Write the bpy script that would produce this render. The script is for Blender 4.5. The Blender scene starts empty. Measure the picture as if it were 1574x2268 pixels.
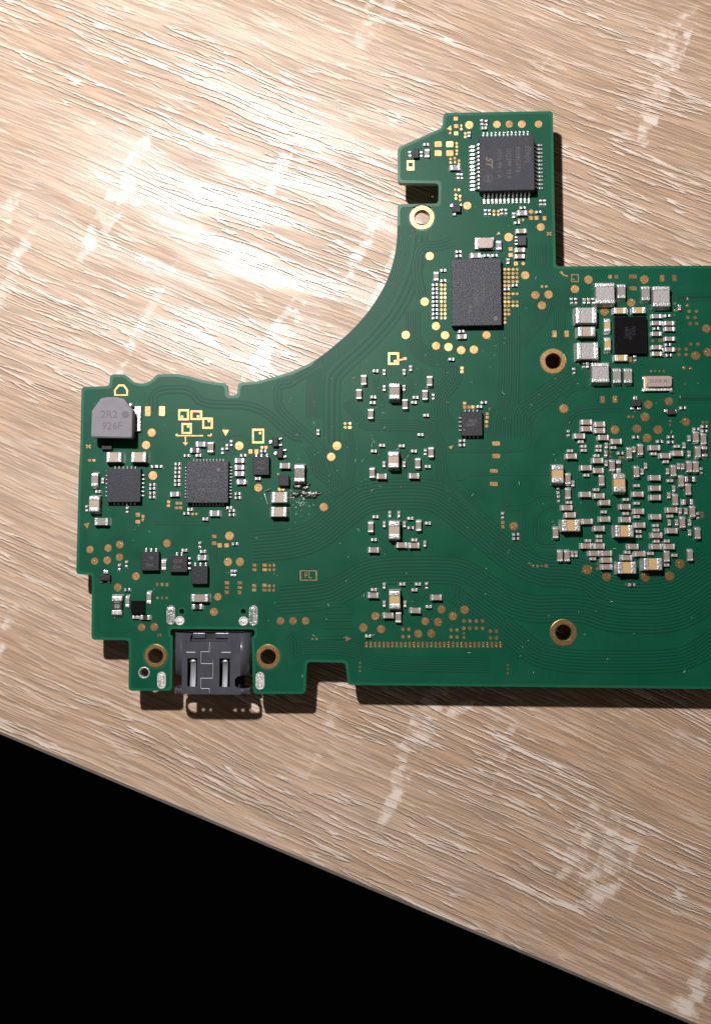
import bpy, bmesh, math, random
from mathutils import Vector, Matrix, noise
random.seed(7)
scene = bpy.context.scene
C = scene.collection

# ------------------------------------------------------------------ camera, world, lamp, exposure
PX = 1.0 / 18000.0            # one photo pixel on the board, in metres (18 px per millimetre)
FPX = 2300.0                  # focal length in photo pixels
CU, CV = 787.0, 1050.0        # principal point in photo pixels
ZB = 0.0043                   # top of the board above the table top
THICK = 0.0009                # board thickness
D = FPX * PX
aim = Vector((0, 0, ZB))
cam_pos = aim + Vector((0.058, -0.090, 1.0)).normalized() * D
fwd = (aim - cam_pos).normalized()
right = fwd.cross(Vector((0, 1, 0))).normalized()
up = right.cross(fwd).normalized()
ROT = Matrix((right, up, -fwd)).transposed()

cam = bpy.data.cameras.new('camera')
cam.sensor_fit = 'VERTICAL'
cam.sensor_height = 24.0
cam.lens = FPX / 2268.0 * 24.0
cam.shift_y = -(1134.0 - CV) / 2268.0
cam.clip_start = 0.002
cam.clip_end = 20.0
cam_ob = bpy.data.objects.new('camera', cam)
cam_ob.matrix_world = Matrix.Translation(cam_pos) @ ROT.to_4x4()
C.objects.link(cam_ob)
scene.camera = cam_ob

world = bpy.data.worlds.new('World')
scene.world = world
world.use_nodes = True
bg = world.node_tree.nodes['Background']
bg.inputs['Color'].default_value = (1.0, 0.84, 0.70, 1)
bg.inputs['Strength'].default_value = 0.066

lamp = bpy.data.lights.new('desk_lamp_light', 'POINT')
lamp.energy = 2.3
lamp.color = (1.0, 0.98, 0.965)
lamp.shadow_soft_size = 0.0044
lamp_ob = bpy.data.objects.new('desk_lamp_light', lamp)
lamp_ob.location = (-0.0430, 0.0915, 0.176)
C.objects.link(lamp_ob)

scene.view_settings.view_transform = 'Standard'
scene.view_settings.look = 'None'
scene.view_settings.exposure = 0.0
scene.view_settings.gamma = 1.0
scene.cycles.max_bounces = 5
scene.cycles.glossy_bounces = 3
scene.cycles.diffuse_bounces = 3


def at(u, v, z=ZB):
    """The point at height z on the line of sight of photo pixel (u, v)."""
    d = ROT @ Vector(((u - CU) / FPX, -(v - CV) / FPX, -1.0))
    t = (z - cam_pos.z) / d.z
    return cam_pos + d * t


# ------------------------------------------------------------------ materials
def new_mat(name):
    m = bpy.data.materials.new(name)
    m.use_nodes = True
    nt = m.node_tree
    return m, nt, nt.nodes['Principled BSDF']


def node(nt, kind, **kw):
    n = nt.nodes.new(kind)
    for k, v in kw.items():
        if k.startswith('i_'):
            key = k[2:]
            n.inputs[int(key) if key.isdigit() else key.replace('_', ' ')].default_value = v
        else:
            setattr(n, k, v)
    return n


def link(nt, a, b):
    nt.links.new(a, b)


def simple(name, col, rough=0.5, metal=0.0, spec=0.5, bump=0.0, scale=4000, var=0.0, var_scale=2000, coat=0.0,
           rough_var=0.0):
    """Plain material with fine procedural relief, colour mottling and gloss variation."""
    m, nt, b = new_mat(name)
    b.inputs['Base Color'].default_value = (*col, 1)
    b.inputs['Roughness'].default_value = rough
    b.inputs['Metallic'].default_value = metal
    b.inputs['Specular IOR Level'].default_value = spec
    b.inputs['Coat Weight'].default_value = coat
    tc = node(nt, 'ShaderNodeTexCoord')
    if bump:
        n = node(nt, 'ShaderNodeTexNoise', i_Scale=scale, i_Detail=3.0)
        link(nt, tc.outputs['Object'], n.inputs['Vector'])
        bp = node(nt, 'ShaderNodeBump', i_Strength=bump, i_Distance=0.00006)
        link(nt, n.outputs['Fac'], bp.inputs['Height'])
        link(nt, bp.outputs['Normal'], b.inputs['Normal'])
    if var:
        n2 = node(nt, 'ShaderNodeTexNoise', i_Scale=var_scale, i_Detail=4.0)
        link(nt, tc.outputs['Object'], n2.inputs['Vector'])
        mr = node(nt, 'ShaderNodeMapRange')
        mr.inputs['From Min'].default_value = 0.3
        mr.inputs['From Max'].default_value = 0.7
        mr.inputs['To Min'].default_value = 1.0 - var
        mr.inputs['To Max'].default_value = 1.0 + var
        link(nt, n2.outputs['Fac'], mr.inputs['Value'])
        mx = node(nt, 'ShaderNodeVectorMath', operation='SCALE')
        mx.inputs[0].default_value = col
        link(nt, mr.outputs['Result'], mx.inputs['Scale'])
        link(nt, mx.outputs['Vector'], b.inputs['Base Color'])
        if rough_var:
            m2 = node(nt, 'ShaderNodeMapRange')
            m2.inputs['From Min'].default_value = 0.3
            m2.inputs['From Max'].default_value = 0.7
            m2.inputs['To Min'].default_value = max(0.05, rough - rough_var)
            m2.inputs['To Max'].default_value = rough + rough_var
            link(nt, n2.outputs['Fac'], m2.inputs['Value'])
            link(nt, m2.outputs['Result'], b.inputs['Roughness'])
    return m


M = {}
M['mask_edge'] = simple('solder_mask_bare_laminate', (0.002, 0.096, 0.047), 0.36, spec=0.4, bump=0.05, scale=9000, var=0.06, var_scale=600)
M['mask_copper'] = simple('solder_mask_over_copper', (0.0012, 0.067, 0.034), 0.42, spec=0.20, bump=0.10, scale=14000, var=0.07, var_scale=260, rough_var=0.05)
M['mask_gap'] = simple('solder_mask_in_gaps', (0.0008, 0.043, 0.025), 0.46, spec=0.20, bump=0.05, scale=9000, var=0.05, var_scale=260)
M['mask_trace'] = simple('solder_mask_over_trace', (0.0012, 0.068, 0.035), 0.46, spec=0.20, bump=0.05, scale=9000, var=0.05, var_scale=260)
M['gold'] = simple('immersion_gold', (0.56, 0.335, 0.15), 0.33, metal=0.93, bump=0.14, scale=16000, var=0.06, var_scale=4000, rough_var=0.04)
M['tin'] = simple('tinned_terminal', (0.66, 0.65, 0.65), 0.33, metal=0.70, bump=0.75, scale=7000, var=0.14, var_scale=4000, rough_var=0.14)
M['solder'] = simple('solder_joint', (0.76, 0.76, 0.77), 0.27, metal=0.85, bump=0.8, scale=5200, var=0.10, var_scale=4000, rough_var=0.1)
M['solder_dull'] = simple('dull_solder', (0.62, 0.60, 0.57), 0.46, metal=0.6, bump=1.0, scale=6000, var=0.2, var_scale=5000, rough_var=0.1)
M['tan'] = simple('ceramic_pinkish_grey', (0.27, 0.21, 0.172), 0.55, bump=0.3, scale=9000, var=0.08, var_scale=2500)
M['grey'] = simple('ceramic_grey', (0.25, 0.225, 0.205), 0.55, bump=0.3, scale=9000, var=0.08, var_scale=2500)
M['yellow'] = simple('ceramic_yellow_tan', (0.50, 0.325, 0.145), 0.5, bump=0.3, scale=9000, var=0.08, var_scale=2500)
M['beige'] = simple('ceramic_beige', (0.40, 0.31, 0.235), 0.5, bump=0.3, scale=9000, var=0.08, var_scale=2500)
M['violet'] = simple('ceramic_violet_grey', (0.24, 0.225, 0.27), 0.5, bump=0.3, scale=9000, var=0.06, var_scale=2500)
M['black'] = simple('resistor_black', (0.022, 0.021, 0.024), 0.42, bump=0.3, scale=9000)
M['silverblock'] = simple('molded_silver_grey', (0.35, 0.325, 0.33), 0.5, metal=0.3, bump=1.0, scale=9000, var=0.12, var_scale=7000)
M['burnt'] = simple('scorched_metal', (0.17, 0.155, 0.14), 0.42, metal=0.5, bump=1.0, scale=11000, var=0.45, var_scale=7000, rough_var=0.12)
M['epoxy'] = simple('chip_epoxy', (0.024, 0.0235, 0.034), 0.5, spec=0.38, bump=0.9, scale=11000, var=0.28, var_scale=9000, rough_var=0.1)
M['epoxy_sparkle'] = simple('chip_epoxy_painted_sparkle', (0.026, 0.026, 0.037), 0.42, spec=0.65, bump=1.0, scale=8200, var=0.42, var_scale=8200, rough_var=0.16)
M['epoxy_dark'] = simple('chip_epoxy_dark', (0.011, 0.0105, 0.015), 0.5, spec=0.4, bump=0.8, scale=10000, var=0.25, var_scale=9000)


def grainy(name, col, spark):  # sparkle of the surface grains is put into the base colour as paler specks
    m = simple(name, col, 0.5, spec=0.45, bump=0.9, scale=8200)
    nt = m.node_tree
    b = nt.nodes['Principled BSDF']
    tc = node(nt, 'ShaderNodeTexCoord')
    n = node(nt, 'ShaderNodeTexNoise', i_Scale=7600.0, i_Detail=1.0)
    link(nt, tc.outputs['Object'], n.inputs['Vector'])
    r = node(nt, 'ShaderNodeMapRange')
    r.inputs['From Min'].default_value = 0.46
    r.inputs['From Max'].default_value = 0.74
    link(nt, n.outputs['Fac'], r.inputs['Value'])
    mx = node(nt, 'ShaderNodeMix', data_type='RGBA')
    mx.inputs[6].default_value = (*col, 1)
    mx.inputs[7].default_value = (*spark, 1)
    link(nt, r.outputs['Result'], mx.inputs[0])
    link(nt, mx.outputs[2], b.inputs['Base Color'])
    return m


M['epoxy_sparkle'] = grainy('chip_epoxy_painted_sparkle', (0.010, 0.010, 0.018), (0.095, 0.095, 0.125))
M['silicon'] = simple('glossy_black_die', (0.007, 0.006, 0.007), 0.16, spec=0.35)
M['print'] = simple('laser_marking', (0.115, 0.108, 0.105), 0.6, bump=0.3, scale=12000, var=0.2, var_scale=8000)
M['print_faint'] = simple('faint_laser_marking', (0.085, 0.080, 0.082), 0.6, bump=0.3, scale=12000, var=0.25, var_scale=8000)
M['print_gold'] = simple('yellowish_laser_marking', (0.125, 0.112, 0.075), 0.6)
M['print_dark'] = simple('dark_ink', (0.115, 0.105, 0.115), 0.6)
M['print_white'] = simple('white_ink', (0.42, 0.41, 0.40), 0.6)
M['ferrite'] = simple('grey_ferrite', (0.20, 0.183, 0.208), 0.65, bump=0.5, scale=7000, var=0.07, var_scale=1500)
M['steel'] = simple('port_steel', (0.165, 0.168, 0.205), 0.22, metal=0.7, bump=0.12, scale=5000, var=0.06, var_scale=600, rough_var=0.05)
M['steel_glint'] = simple('port_steel_painted_glint', (0.60, 0.60, 0.62), 0.4, metal=0.35)  # paler copy of the port steel: glints on edges and tips put into the colour
M['steel_mid'] = simple('port_steel_spring', (0.34, 0.345, 0.38), 0.3, metal=0.6)
M['plastic'] = simple('black_plastic', (0.010, 0.010, 0.011), 0.5)
M['lid'] = simple('crystal_lid', (0.36, 0.285, 0.26), 0.5, metal=0.3, bump=0.6, scale=9000, var=0.08, var_scale=5000)
M['lidgold'] = simple('crystal_gold_rim', (0.85, 0.60, 0.28), 0.35, metal=0.8)
M['flux'] = simple('burnt_flux', (0.016, 0.017, 0.012), 0.22, spec=0.6, bump=1.0, scale=5000, var=0.3, var_scale=4000)
M['lint'] = simple('pale_lint', (0.42, 0.45, 0.42), 0.7)
M['floor'] = simple('dark_floor', (0.006, 0.006, 0.007), 0.8, spec=0.1)
M['band'] = simple('edge_band', (0.17, 0.145, 0.13), 0.45, var=0.15, var_scale=500)


def wood_material():
    """Light brushed-oak laminate: pale lines along the grain, dark pores beside them with emboss shade painted in, pale cross-grain saw marks."""
    m, nt, b = new_mat('oak_laminate')
    tc = node(nt, 'ShaderNodeTexCoord')
    rot = node(nt, 'ShaderNodeVectorRotate', rotation_type='Z_AXIS')
    rot.inputs['Angle'].default_value = math.radians(23.5)
    link(nt, tc.outputs['Object'], rot.inputs['Vector'])
    # slow waviness of the grain
    wn = node(nt, 'ShaderNodeTexNoise', i_Scale=24.0, i_Detail=1.0)
    link(nt, rot.outputs['Vector'], wn.inputs['Vector'])
    wj = node(nt, 'ShaderNodeTexNoise', i_Scale=1300.0, i_Detail=2.0)
    link(nt, rot.outputs['Vector'], wj.inputs['Vector'])
    sep = node(nt, 'ShaderNodeSeparateXYZ')
    link(nt, rot.outputs['Vector'], sep.inputs['Vector'])

    def math_n(op, a, bb=None, cc=None):
        n = node(nt, 'ShaderNodeMath', operation=op)
        for i, v in enumerate((a, bb, cc)):
            if v is None:
                continue
            if isinstance(v, (int, float)):
                n.inputs[i].default_value = v
            else:
                link(nt, v, n.inputs[i])
        return n.outputs[0]

    wave = math_n('MULTIPLY', math_n('SUBTRACT', wn.outputs['Fac'], 0.5), 0.0032)
    jag = math_n('MULTIPLY', math_n('SUBTRACT', wj.outputs['Fac'], 0.5), 0.00024)
    yw = math_n('ADD', math_n('ADD', sep.outputs['Y'], wave), jag)

    def grain(dy, sx, sy, detail, seed, dist=0.0):
        cx = node(nt, 'ShaderNodeCombineXYZ')
        link(nt, math_n('MULTIPLY', sep.outputs['X'], sx), cx.inputs['X'])
        link(nt, math_n('MULTIPLY', math_n('ADD', yw, dy), sy), cx.inputs['Y'])
        cx.inputs['Z'].default_value = seed
        t = node(nt, 'ShaderNodeTexNoise', i_Scale=1.0, i_Detail=detail, i_Distortion=dist)
        t.inputs['Roughness'].default_value = 0.55
        link(nt, cx.outputs['Vector'], t.inputs['Vector'])
        return t.outputs['Fac']

    def ramp(v, lo, hi, out_lo=0.0, out_hi=1.0):
        r = node(nt, 'ShaderNodeMapRange', interpolation_type='SMOOTHSTEP')
        r.inputs['From Min'].default_value = lo
        r.inputs['From Max'].default_value = hi
        r.inputs['To Min'].default_value = out_lo
        r.inputs['To Max'].default_value = out_hi
        link(nt, v, r.inputs['Value'])
        return r.outputs['Result']

    bands = ramp(grain(0, 20, 130, 2.0, 3.1), 0.43, 0.57)            # where the pore lines crowd together
    g_light = grain(0.0, 72, 1330, 1.5, 0.0)
    g_dark = grain(0.00014, 72, 1330, 1.5, 0.0)  # offset copy: brown pores that also paint the shadow side of the pale lines
    light = ramp(math_n('ABSOLUTE', math_n('SUBTRACT', g_light, 0.515)), 0.016, 0.040, 1.0, 0.0)
    dark = math_n('MULTIPLY', ramp(math_n('ABSOLUTE', math_n('SUBTRACT', g_dark, 0.515)), 0.012, 0.042, 1.0, 0.0), math_n('SUBTRACT', 1.0, light))
    gate = math_n('ADD', 0.34, math_n('MULTIPLY', bands, 0.66))
    dark = math_n('MULTIPLY', dark, gate)
    fine = grain(0, 150, 3900, 2.0, 7.7)
    light = math_n('MULTIPLY', math_n('MULTIPLY', light, gate), ramp(fine, 0.40, 0.56, 0.42, 1.0))
    # cross-grain saw marks: pale broken bars at right angles to the grain
    cx = node(nt, 'ShaderNodeCombineXYZ')
    link(nt, math_n('MULTIPLY', math_n('ADD', sep.outputs['X'], math_n('MULTIPLY', jag, 4.5)), 140.0), cx.inputs['X'])
    link(nt, math_n('MULTIPLY', sep.outputs['Y'], 24.0), cx.inputs['Y'])
    cn = node(nt, 'ShaderNodeTexNoise', i_Scale=1.0, i_Detail=1.0)
    link(nt, cx.outputs['Vector'], cn.inputs['Vector'])
    patchn = node(nt, 'ShaderNodeTexNoise', i_Scale=480.0, i_Detail=3.0)
    link(nt, rot.outputs['Vector'], patchn.inputs['Vector'])
    saw = math_n('MULTIPLY', ramp(cn.outputs['Fac'], 0.61, 0.65), ramp(patchn.outputs['Fac'], 0.42, 0.60))
    saw = math_n('MULTIPLY', saw, math_n('ADD', 0.35, math_n('MULTIPLY', ramp(g_light, 0.42, 0.56), 0.65)))
    pale = math_n('MINIMUM', math_n('ADD', light, saw), 1.0)

    tone = grain(0, 9, 42, 3.0, 11.0)
    base = node(nt, 'ShaderNodeMix', data_type='RGBA')
    base.inputs[6].default_value = (0.425, 0.280, 0.188, 1)
    base.inputs[7].default_value = (0.515, 0.372, 0.278, 1)
    link(nt, ramp(tone, 0.38, 0.62), base.inputs[0])
    m1 = node(nt, 'ShaderNodeMix', data_type='RGBA', blend_type='MULTIPLY')
    m1.inputs[0].default_value = 1.0
    link(nt, base.outputs[2], m1.inputs[6])
    fr = node(nt, 'ShaderNodeCombineColor')
    fv = ramp(fine, 0.32, 0.68, 0.74, 1.18)
    for k in range(3):
        link(nt, fv, fr.inputs[k])
    link(nt, fr.outputs[0], m1.inputs[7])
    m2 = node(nt, 'ShaderNodeMix', data_type='RGBA')
    m2.inputs[7].default_value = (0.75, 0.635, 0.555, 1)
    link(nt, math_n('MULTIPLY', pale, 0.92), m2.inputs[0])
    link(nt, m1.outputs[2], m2.inputs[6])
    m3 = node(nt, 'ShaderNodeMix', data_type='RGBA')
    m3.inputs[7].default_value = (0.15, 0.092, 0.062, 1)
    link(nt, math_n('MULTIPLY', dark, 0.90), m3.inputs[0])
    link(nt, m2.outputs[2], m3.inputs[6])
    link(nt, m3.outputs[2], b.inputs['Base Color'])
    # gloss: the raised pale lines are smoother than the field between them
    gl = grain(0, 30, 210, 3.0, 21.0)
    glb = ramp(gl, 0.44, 0.58)
    rgh = math_n('SUBTRACT', ramp(gl, 0.40, 0.60, 0.48, 0.37), math_n('MULTIPLY', pale, 0.08))
    link(nt, rgh, b.inputs['Roughness'])
    spc = math_n('ADD', math_n('ADD', 0.26, math_n('MULTIPLY', glb, 0.34)), math_n('MULTIPLY', pale, 0.40))
    link(nt, math_n('MULTIPLY', spc, math_n('SUBTRACT', 1.0, dark)), b.inputs['Specular IOR Level'])
    hgt = math_n('SUBTRACT', math_n('MULTIPLY', fine, 0.6), math_n('MULTIPLY', dark, 0.5))
    bp = node(nt, 'ShaderNodeBump', i_Strength=0.3, i_Distance=0.00003)
    link(nt, hgt, bp.inputs['Height'])
    grit = node(nt, 'ShaderNodeTexNoise', i_Scale=5200.0, i_Detail=2.0)
    link(nt, tc.outputs['Object'], grit.inputs['Vector'])
    bp2 = node(nt, 'ShaderNodeBump', i_Strength=0.5, i_Distance=0.00003)
    link(nt, grit.outputs['Fac'], bp2.inputs['Height'])
    link(nt, bp.outputs['Normal'], bp2.inputs['Normal'])
    link(nt, bp2.outputs['Normal'], b.inputs['Normal'])
    return m


M['wood'] = wood_material()


# ------------------------------------------------------------------ mesh helpers
def ob(name, mesh, mat=None, parent=None, loc=(0, 0, 0), rotz=0.0):
    if mat is not None and not mesh.materials:
        mesh.materials.append(M[mat])
    o = bpy.data.objects.new(name, mesh)
    o.location = loc
    o.rotation_euler = (0, 0, rotz)
    if parent is not None:
        o.parent = parent
    C.objects.link(o)
    return o


def bm_mesh(bm, name, smooth=False):
    me = bpy.data.meshes.new(name)
    bm.normal_update()
    bm.to_mesh(me)
    bm.free()
    if smooth:
        for p in me.polygons:
            p.use_smooth = True
    return me


def add_box(bm, x0, x1, y0, y1, z0, z1, bevel=0.0, seg=1):
    r = bmesh.ops.create_cube(bm, size=1.0)
    vs = r['verts']
    for v in vs:
        v.co = Vector((x0 + (v.co.x + .5) * (x1 - x0), y0 + (v.co.y + .5) * (y1 - y0), z0 + (v.co.z + .5) * (z1 - z0)))
    if bevel > 0:
        es = {e for v in vs for e in v.link_edges}
        bmesh.ops.bevel(bm, geom=list(es), offset=bevel, segments=seg, profile=0.5, affect='EDGES', clamp_overlap=True)


def box_mesh(name, L, W, z0, z1, bevel=0.0, seg=1):
    bm = bmesh.new()
    add_box(bm, -L / 2, L / 2, -W / 2, W / 2, z0, z1, bevel, seg)
    return bm_mesh(bm, name)


def prism(bm, pts, z0, z1, shrink=1.0):
    """Upright prism over a convex polygon; the top may be shrunk to bevel its rim."""
    cx = sum(p[0] for p in pts) / len(pts)
    cy = sum(p[1] for p in pts) / len(pts)
    lo = [bm.verts.new((x, y, z0)) for x, y in pts]
    hi = [bm.verts.new((cx + (x - cx) * shrink, cy + (y - cy) * shrink, z1)) for x, y in pts]
    n = len(pts)
    for i in range(n):
        bm.faces.new((lo[i], lo[(i + 1) % n], hi[(i + 1) % n], hi[i]))
    bm.faces.new(hi)
    bm.faces.new(lo[::-1])


def fill_mesh(name, loops, z0, z1):
    """Flat plate with holes from closed loops (metres), filled in millimetres and scaled back."""
    cu = bpy.data.curves.new(name, 'CURVE')
    cu.dimensions = '2D'
    cu.fill_mode = 'BOTH'
    cu.extrude = (z1 - z0) / 2 * 1000
    for lp in loops:
        s = cu.splines.new('POLY')
        s.points.add(len(lp) - 1)
        for p, q in zip(s.points, lp):
            p.co = (q[0] * 1000, q[1] * 1000, 0, 1)
        s.use_cyclic_u = True
    o = bpy.data.objects.new(name, cu)
    C.objects.link(o)
    dg = bpy.context.evaluated_depsgraph_get()
    me = bpy.data.meshes.new_from_object(o.evaluated_get(dg))
    bpy.data.objects.remove(o)
    bpy.data.curves.remove(cu)
    me.transform(Matrix.Translation((0, 0, (z0 + z1) / 2)) @ Matrix.Scale(0.001, 4))
    me.name = name
    return me


def text_mesh(body, height, shear=0.0, bold=0.0):
    cu = bpy.data.curves.new('text', 'FONT')
    cu.body = body
    cu.size = 1.0
    cu.align_x = 'CENTER'
    cu.align_y = 'CENTER'
    cu.shear = shear
    cu.offset = bold
    cu.extrude = 0.01
    cu.resolution_u = 3
    o = bpy.data.objects.new('text', cu)
    C.objects.link(o)
    dg = bpy.context.evaluated_depsgraph_get()
    me = bpy.data.meshes.new_from_object(o.evaluated_get(dg))
    bpy.data.objects.remove(o)
    bpy.data.curves.remove(cu)
    me.transform(Matrix.Scale(height / 0.72, 4))
    return me


def marking(parent, body, u, v, px, rot=0.0, z=0.0, mat='print', shear=0.0, bold=0.0):
    """Flat lettering lying on top of its part (z above the board), centred on photo pixel (u, v)."""
    me = text_mesh(body, px * PX, shear, bold)
    p = at(u, v, ZB + z) - parent.location
    o = ob('marking', me, mat, parent, (p.x, p.y, z + 0.000004), math.radians(rot))
    return o


def round_poly(pts, r, n=4):
    """Corner rounding of a closed polygon; r is one radius or one per corner."""
    out = []
    N = len(pts)
    for i in range(N):
        p0, p1, p2 = Vector(pts[i - 1]), Vector(pts[i]), Vector(pts[(i + 1) % N])
        a, b = p0 - p1, p2 - p1
        la, lb = a.length, b.length
        ang = a.angle(b, 0.0)
        if ang > math.radians(160):
            out.append(tuple(p1))
            continue
        d = min(r, la * 0.45, lb * 0.45)
        s, e = p1 + a / la * d, p1 + b / lb * d
        for k in range(n + 1):
            t = k / n
            q = s * (1 - t) ** 2 + p1 * 2 * t * (1 - t) + e * t ** 2
            out.append(tuple(q))
    return out


def offset_poly(pts, d):
    """Closed polygon moved inwards (for clockwise-on-screen photo loops) by d."""
    out = []
    N = len(pts)
    for i in range(N):
        p0, p1, p2 = Vector(pts[i - 1]), Vector(pts[i]), Vector(pts[(i + 1) % N])
        a, b = (p1 - p0), (p2 - p1)
        if a.length < 1e-6 or b.length < 1e-6:
            continue
        a.normalize(); b.normalize()
        na, nb = Vector((-a.y, a.x)), Vector((-b.y, b.x))
        m = na + nb
        if m.length < 1e-3:
            continue
        m.normalize()
        k = d / max(0.5, m.dot(na))
        out.append(tuple(p1 + m * k))
    return out


def world_loop(pts, z=ZB):
    return [tuple(at(u, v, z).xy) for u, v in pts]


def circle(u, v, r, n=40):
    return [(u + r * math.cos(2 * math.pi * k / n), v + r * math.sin(2 * math.pi * k / n)) for k in range(n)]


# ------------------------------------------------------------------ setting: floor, table
bm = bmesh.new()
add_box(bm, -3, 3, -3, 3, -0.75, -0.74)
fl = ob('floor', bm_mesh(bm, 'floor'), 'floor')
fl['kind'] = 'structure'

table = bpy.data.objects.new('table', None)
C.objects.link(table)
table['label'] = 'light oak laminate tabletop with pale grain lines, under the green circuit board'
table['category'] = 'table'
e0, e1 = at(0, 1630.5, 0), at(1116, 2100, 0)
ed = (e1 - e0).normalized()
en = Vector((-ed.y, ed.x, 0))                    # towards the inside of the table top
A, B_ = e0 - ed * 0.32, e0 + ed * 0.45
BT = 0.0006                                      # thickness of the edge band
tp = [A, B_, B_ + en * 0.48, A + en * 0.48]
bm = bmesh.new()
prism(bm, [(p.x, p.y) for p in (A + en * BT, B_ + en * BT, B_ + en * 0.48, A + en * 0.48)], -0.019, 0.0)
ob('tabletop', bm_mesh(bm, 'tabletop'), 'wood', table)
bm = bmesh.new()
lo = [(-en * 0.0 + A), (-en * 0.0 + B_)]
prof = [(0.0, -0.019), (0.0, -0.0007), (0.00022, -0.00012), (BT - 0.00002, -0.00001), (BT - 0.00002, -0.019)]
rows = [[bm.verts.new((q.x + en.x * o, q.y + en.y * o, z)) for o, z in prof] for q in (A, B_)]
for i in range(len(prof) - 1):
    bm.faces.new((rows[0][i], rows[1][i], rows[1][i + 1], rows[0][i + 1]))
ob('edge_band', bm_mesh(bm, 'edge_band'), 'band', table)

# ------------------------------------------------------------------ circuit board: laminate, copper area, traces
board = bpy.data.objects.new('circuit_board', None)
C.objects.link(board)
board['label'] = 'green printed circuit board with chips, capacitors and a metal port, lying on the oak table'
board['category'] = 'circuit board'

outline = [
    (981.5, 250), (1223.5, 246), (1226, 400), (1230, 590), (1592, 588), (1600, 581), (1602, 540), (1760, 540), (1760, 1532),
    (1574, 1526), (770, 1517), (765, 1468), (680, 1466), (676, 1537), (561, 1537), (557, 1412), (564, 1407), (564, 1394),
    (378, 1393), (378, 1406), (383, 1411), (381, 1530), (285, 1530), (286, 1418), (203, 1417), (204, 1273), (169, 1272),
    (170, 1240), (175, 1045), (178, 1000), (181, 857), (243, 855), (244, 829), (278, 829), (290, 841), (299, 847),
    (314, 850), (328, 847), (339, 839), (348, 829), (393, 828), (418, 833), (449, 842), (480, 847), (503, 848.5), (504.5, 876),
    (525.5, 876), (527, 848), (567, 845), (605, 835), (643, 824), (681, 807), (719.5, 784.5), (745, 765.5), (770, 743),
    (792.6, 719), (815, 692), (834, 665), (847, 640), (860, 614), (868, 590), (875, 558), (879, 523), (880, 452),
    (970, 451), (971, 406), (880, 405), (880, 327), (979, 283)]
outline_r = round_poly(outline, 9.0, 4)
holes = [(934, 482, 17.2), (1224, 800, 17.2), (1247, 1401, 17.6), (345, 1453, 16.6), (594, 1455, 16.8), (319.5, 1490, 10.5),
         (403, 1354, 5.3), (539, 1354, 5.0)]
loops = [world_loop(outline_r)] + [world_loop(circle(*h)) for h in holes]
ob('laminate', fill_mesh('laminate', loops, ZB - THICK, ZB), 'mask_edge', board)
inner = round_poly(offset_poly(outline, 6.0), 9.0, 4)
loops = [world_loop(inner)] + [world_loop(circle(u, v, r + (13 if r > 12 else 4))) for u, v, r in holes]
ob('copper_plane', fill_mesh('copper_plane', loops, ZB - 0.0001, ZB + 0.000008), 'mask_copper', board)
ZP = ZB + 0.000008


def chaikin(p, n=2):
    for _ in range(n):
        q = [p[0]]
        for a, b in zip(p, p[1:]):
            a, b = Vector(a), Vector(b)
            q += [tuple(a.lerp(b, .22)), tuple(a.lerp(b, .78))]
        q.append(p[-1])
        p = q
    return p


def shifted(path, d):
    out = []
    for i, p in enumerate(path):
        a = Vector(path[max(0, i - 1)])
        b = Vector(path[min(len(path) - 1, i + 1)])
        t = (b - a)
        if t.length < 1e-6:
            t = Vector((1, 0))
        t.normalize()
        n = Vector((-t.y, t.x))
        # widen in bends so that parallel lines keep their pitch
        k = 1.0
        if 0 < i < len(path) - 1:
            t1 = (Vector(path[i]) - a); t2 = (b - Vector(path[i]))
            if t1.length > 1e-6 and t2.length > 1e-6:
                c = max(-1, min(1, t1.normalized().dot(t2.normalized())))
                k = 1.0 / max(0.6, math.sqrt((1 + c) / 2))
        out.append(Vector(p) + n * d * k)
    return out


gap_bm, trace_bm = bmesh.new(), bmesh.new()
layer = [0]


def ribbon(bmx, path, w, z, slope=0.0, h=0.0):
    L, R = shifted(path, -w / 2), shifted(path, w / 2)
    if h <= 0:
        vl = [bmx.verts.new(at(p.x, p.y, z)) for p in L]
        vr = [bmx.verts.new(at(p.x, p.y, z)) for p in R]
        for i in range(len(path) - 1):
            bmx.faces.new((vl[i], vr[i], vr[i + 1], vl[i + 1]))
        return
    Li, Ri = shifted(path, -w / 2 + slope), shifted(path, w / 2 - slope)
    rows = [[bmx.verts.new(at(p.x, p.y, zz)) for p in S] for S, zz in ((L, z), (Li, z + h), (Ri, z + h), (R, z))]
    for i in range(len(path) - 1):
        for k in range(3):
            bmx.faces.new((rows[k][i], rows[k + 1][i], rows[k + 1][i + 1], rows[k][i + 1]))


def bundle(pts, n, pitch, tw=None, gap=None):
    """n parallel traces: a strip without copper (darker mask) and raised mask-covered traces on it."""
    path = chaikin([tuple(map(float, p)) for p in pts])
    tw = tw if tw else pitch * 0.60
    gap = gap if gap else pitch * 0.40
    layer[0] += 1
    z = ZP + 0.00000025 * layer[0]
    ribbon(gap_bm, path, (n - 1) * pitch + tw + 2 * gap, z)
    for k in range(n):
        d = (k - (n - 1) / 2) * pitch
        pk = [(p.x, p.y) for p in shifted(path, d)]
        ribbon(trace_bm, pk, tw, z + 0.0000006, slope=tw * 0.26, h=0.0000025)


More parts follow.
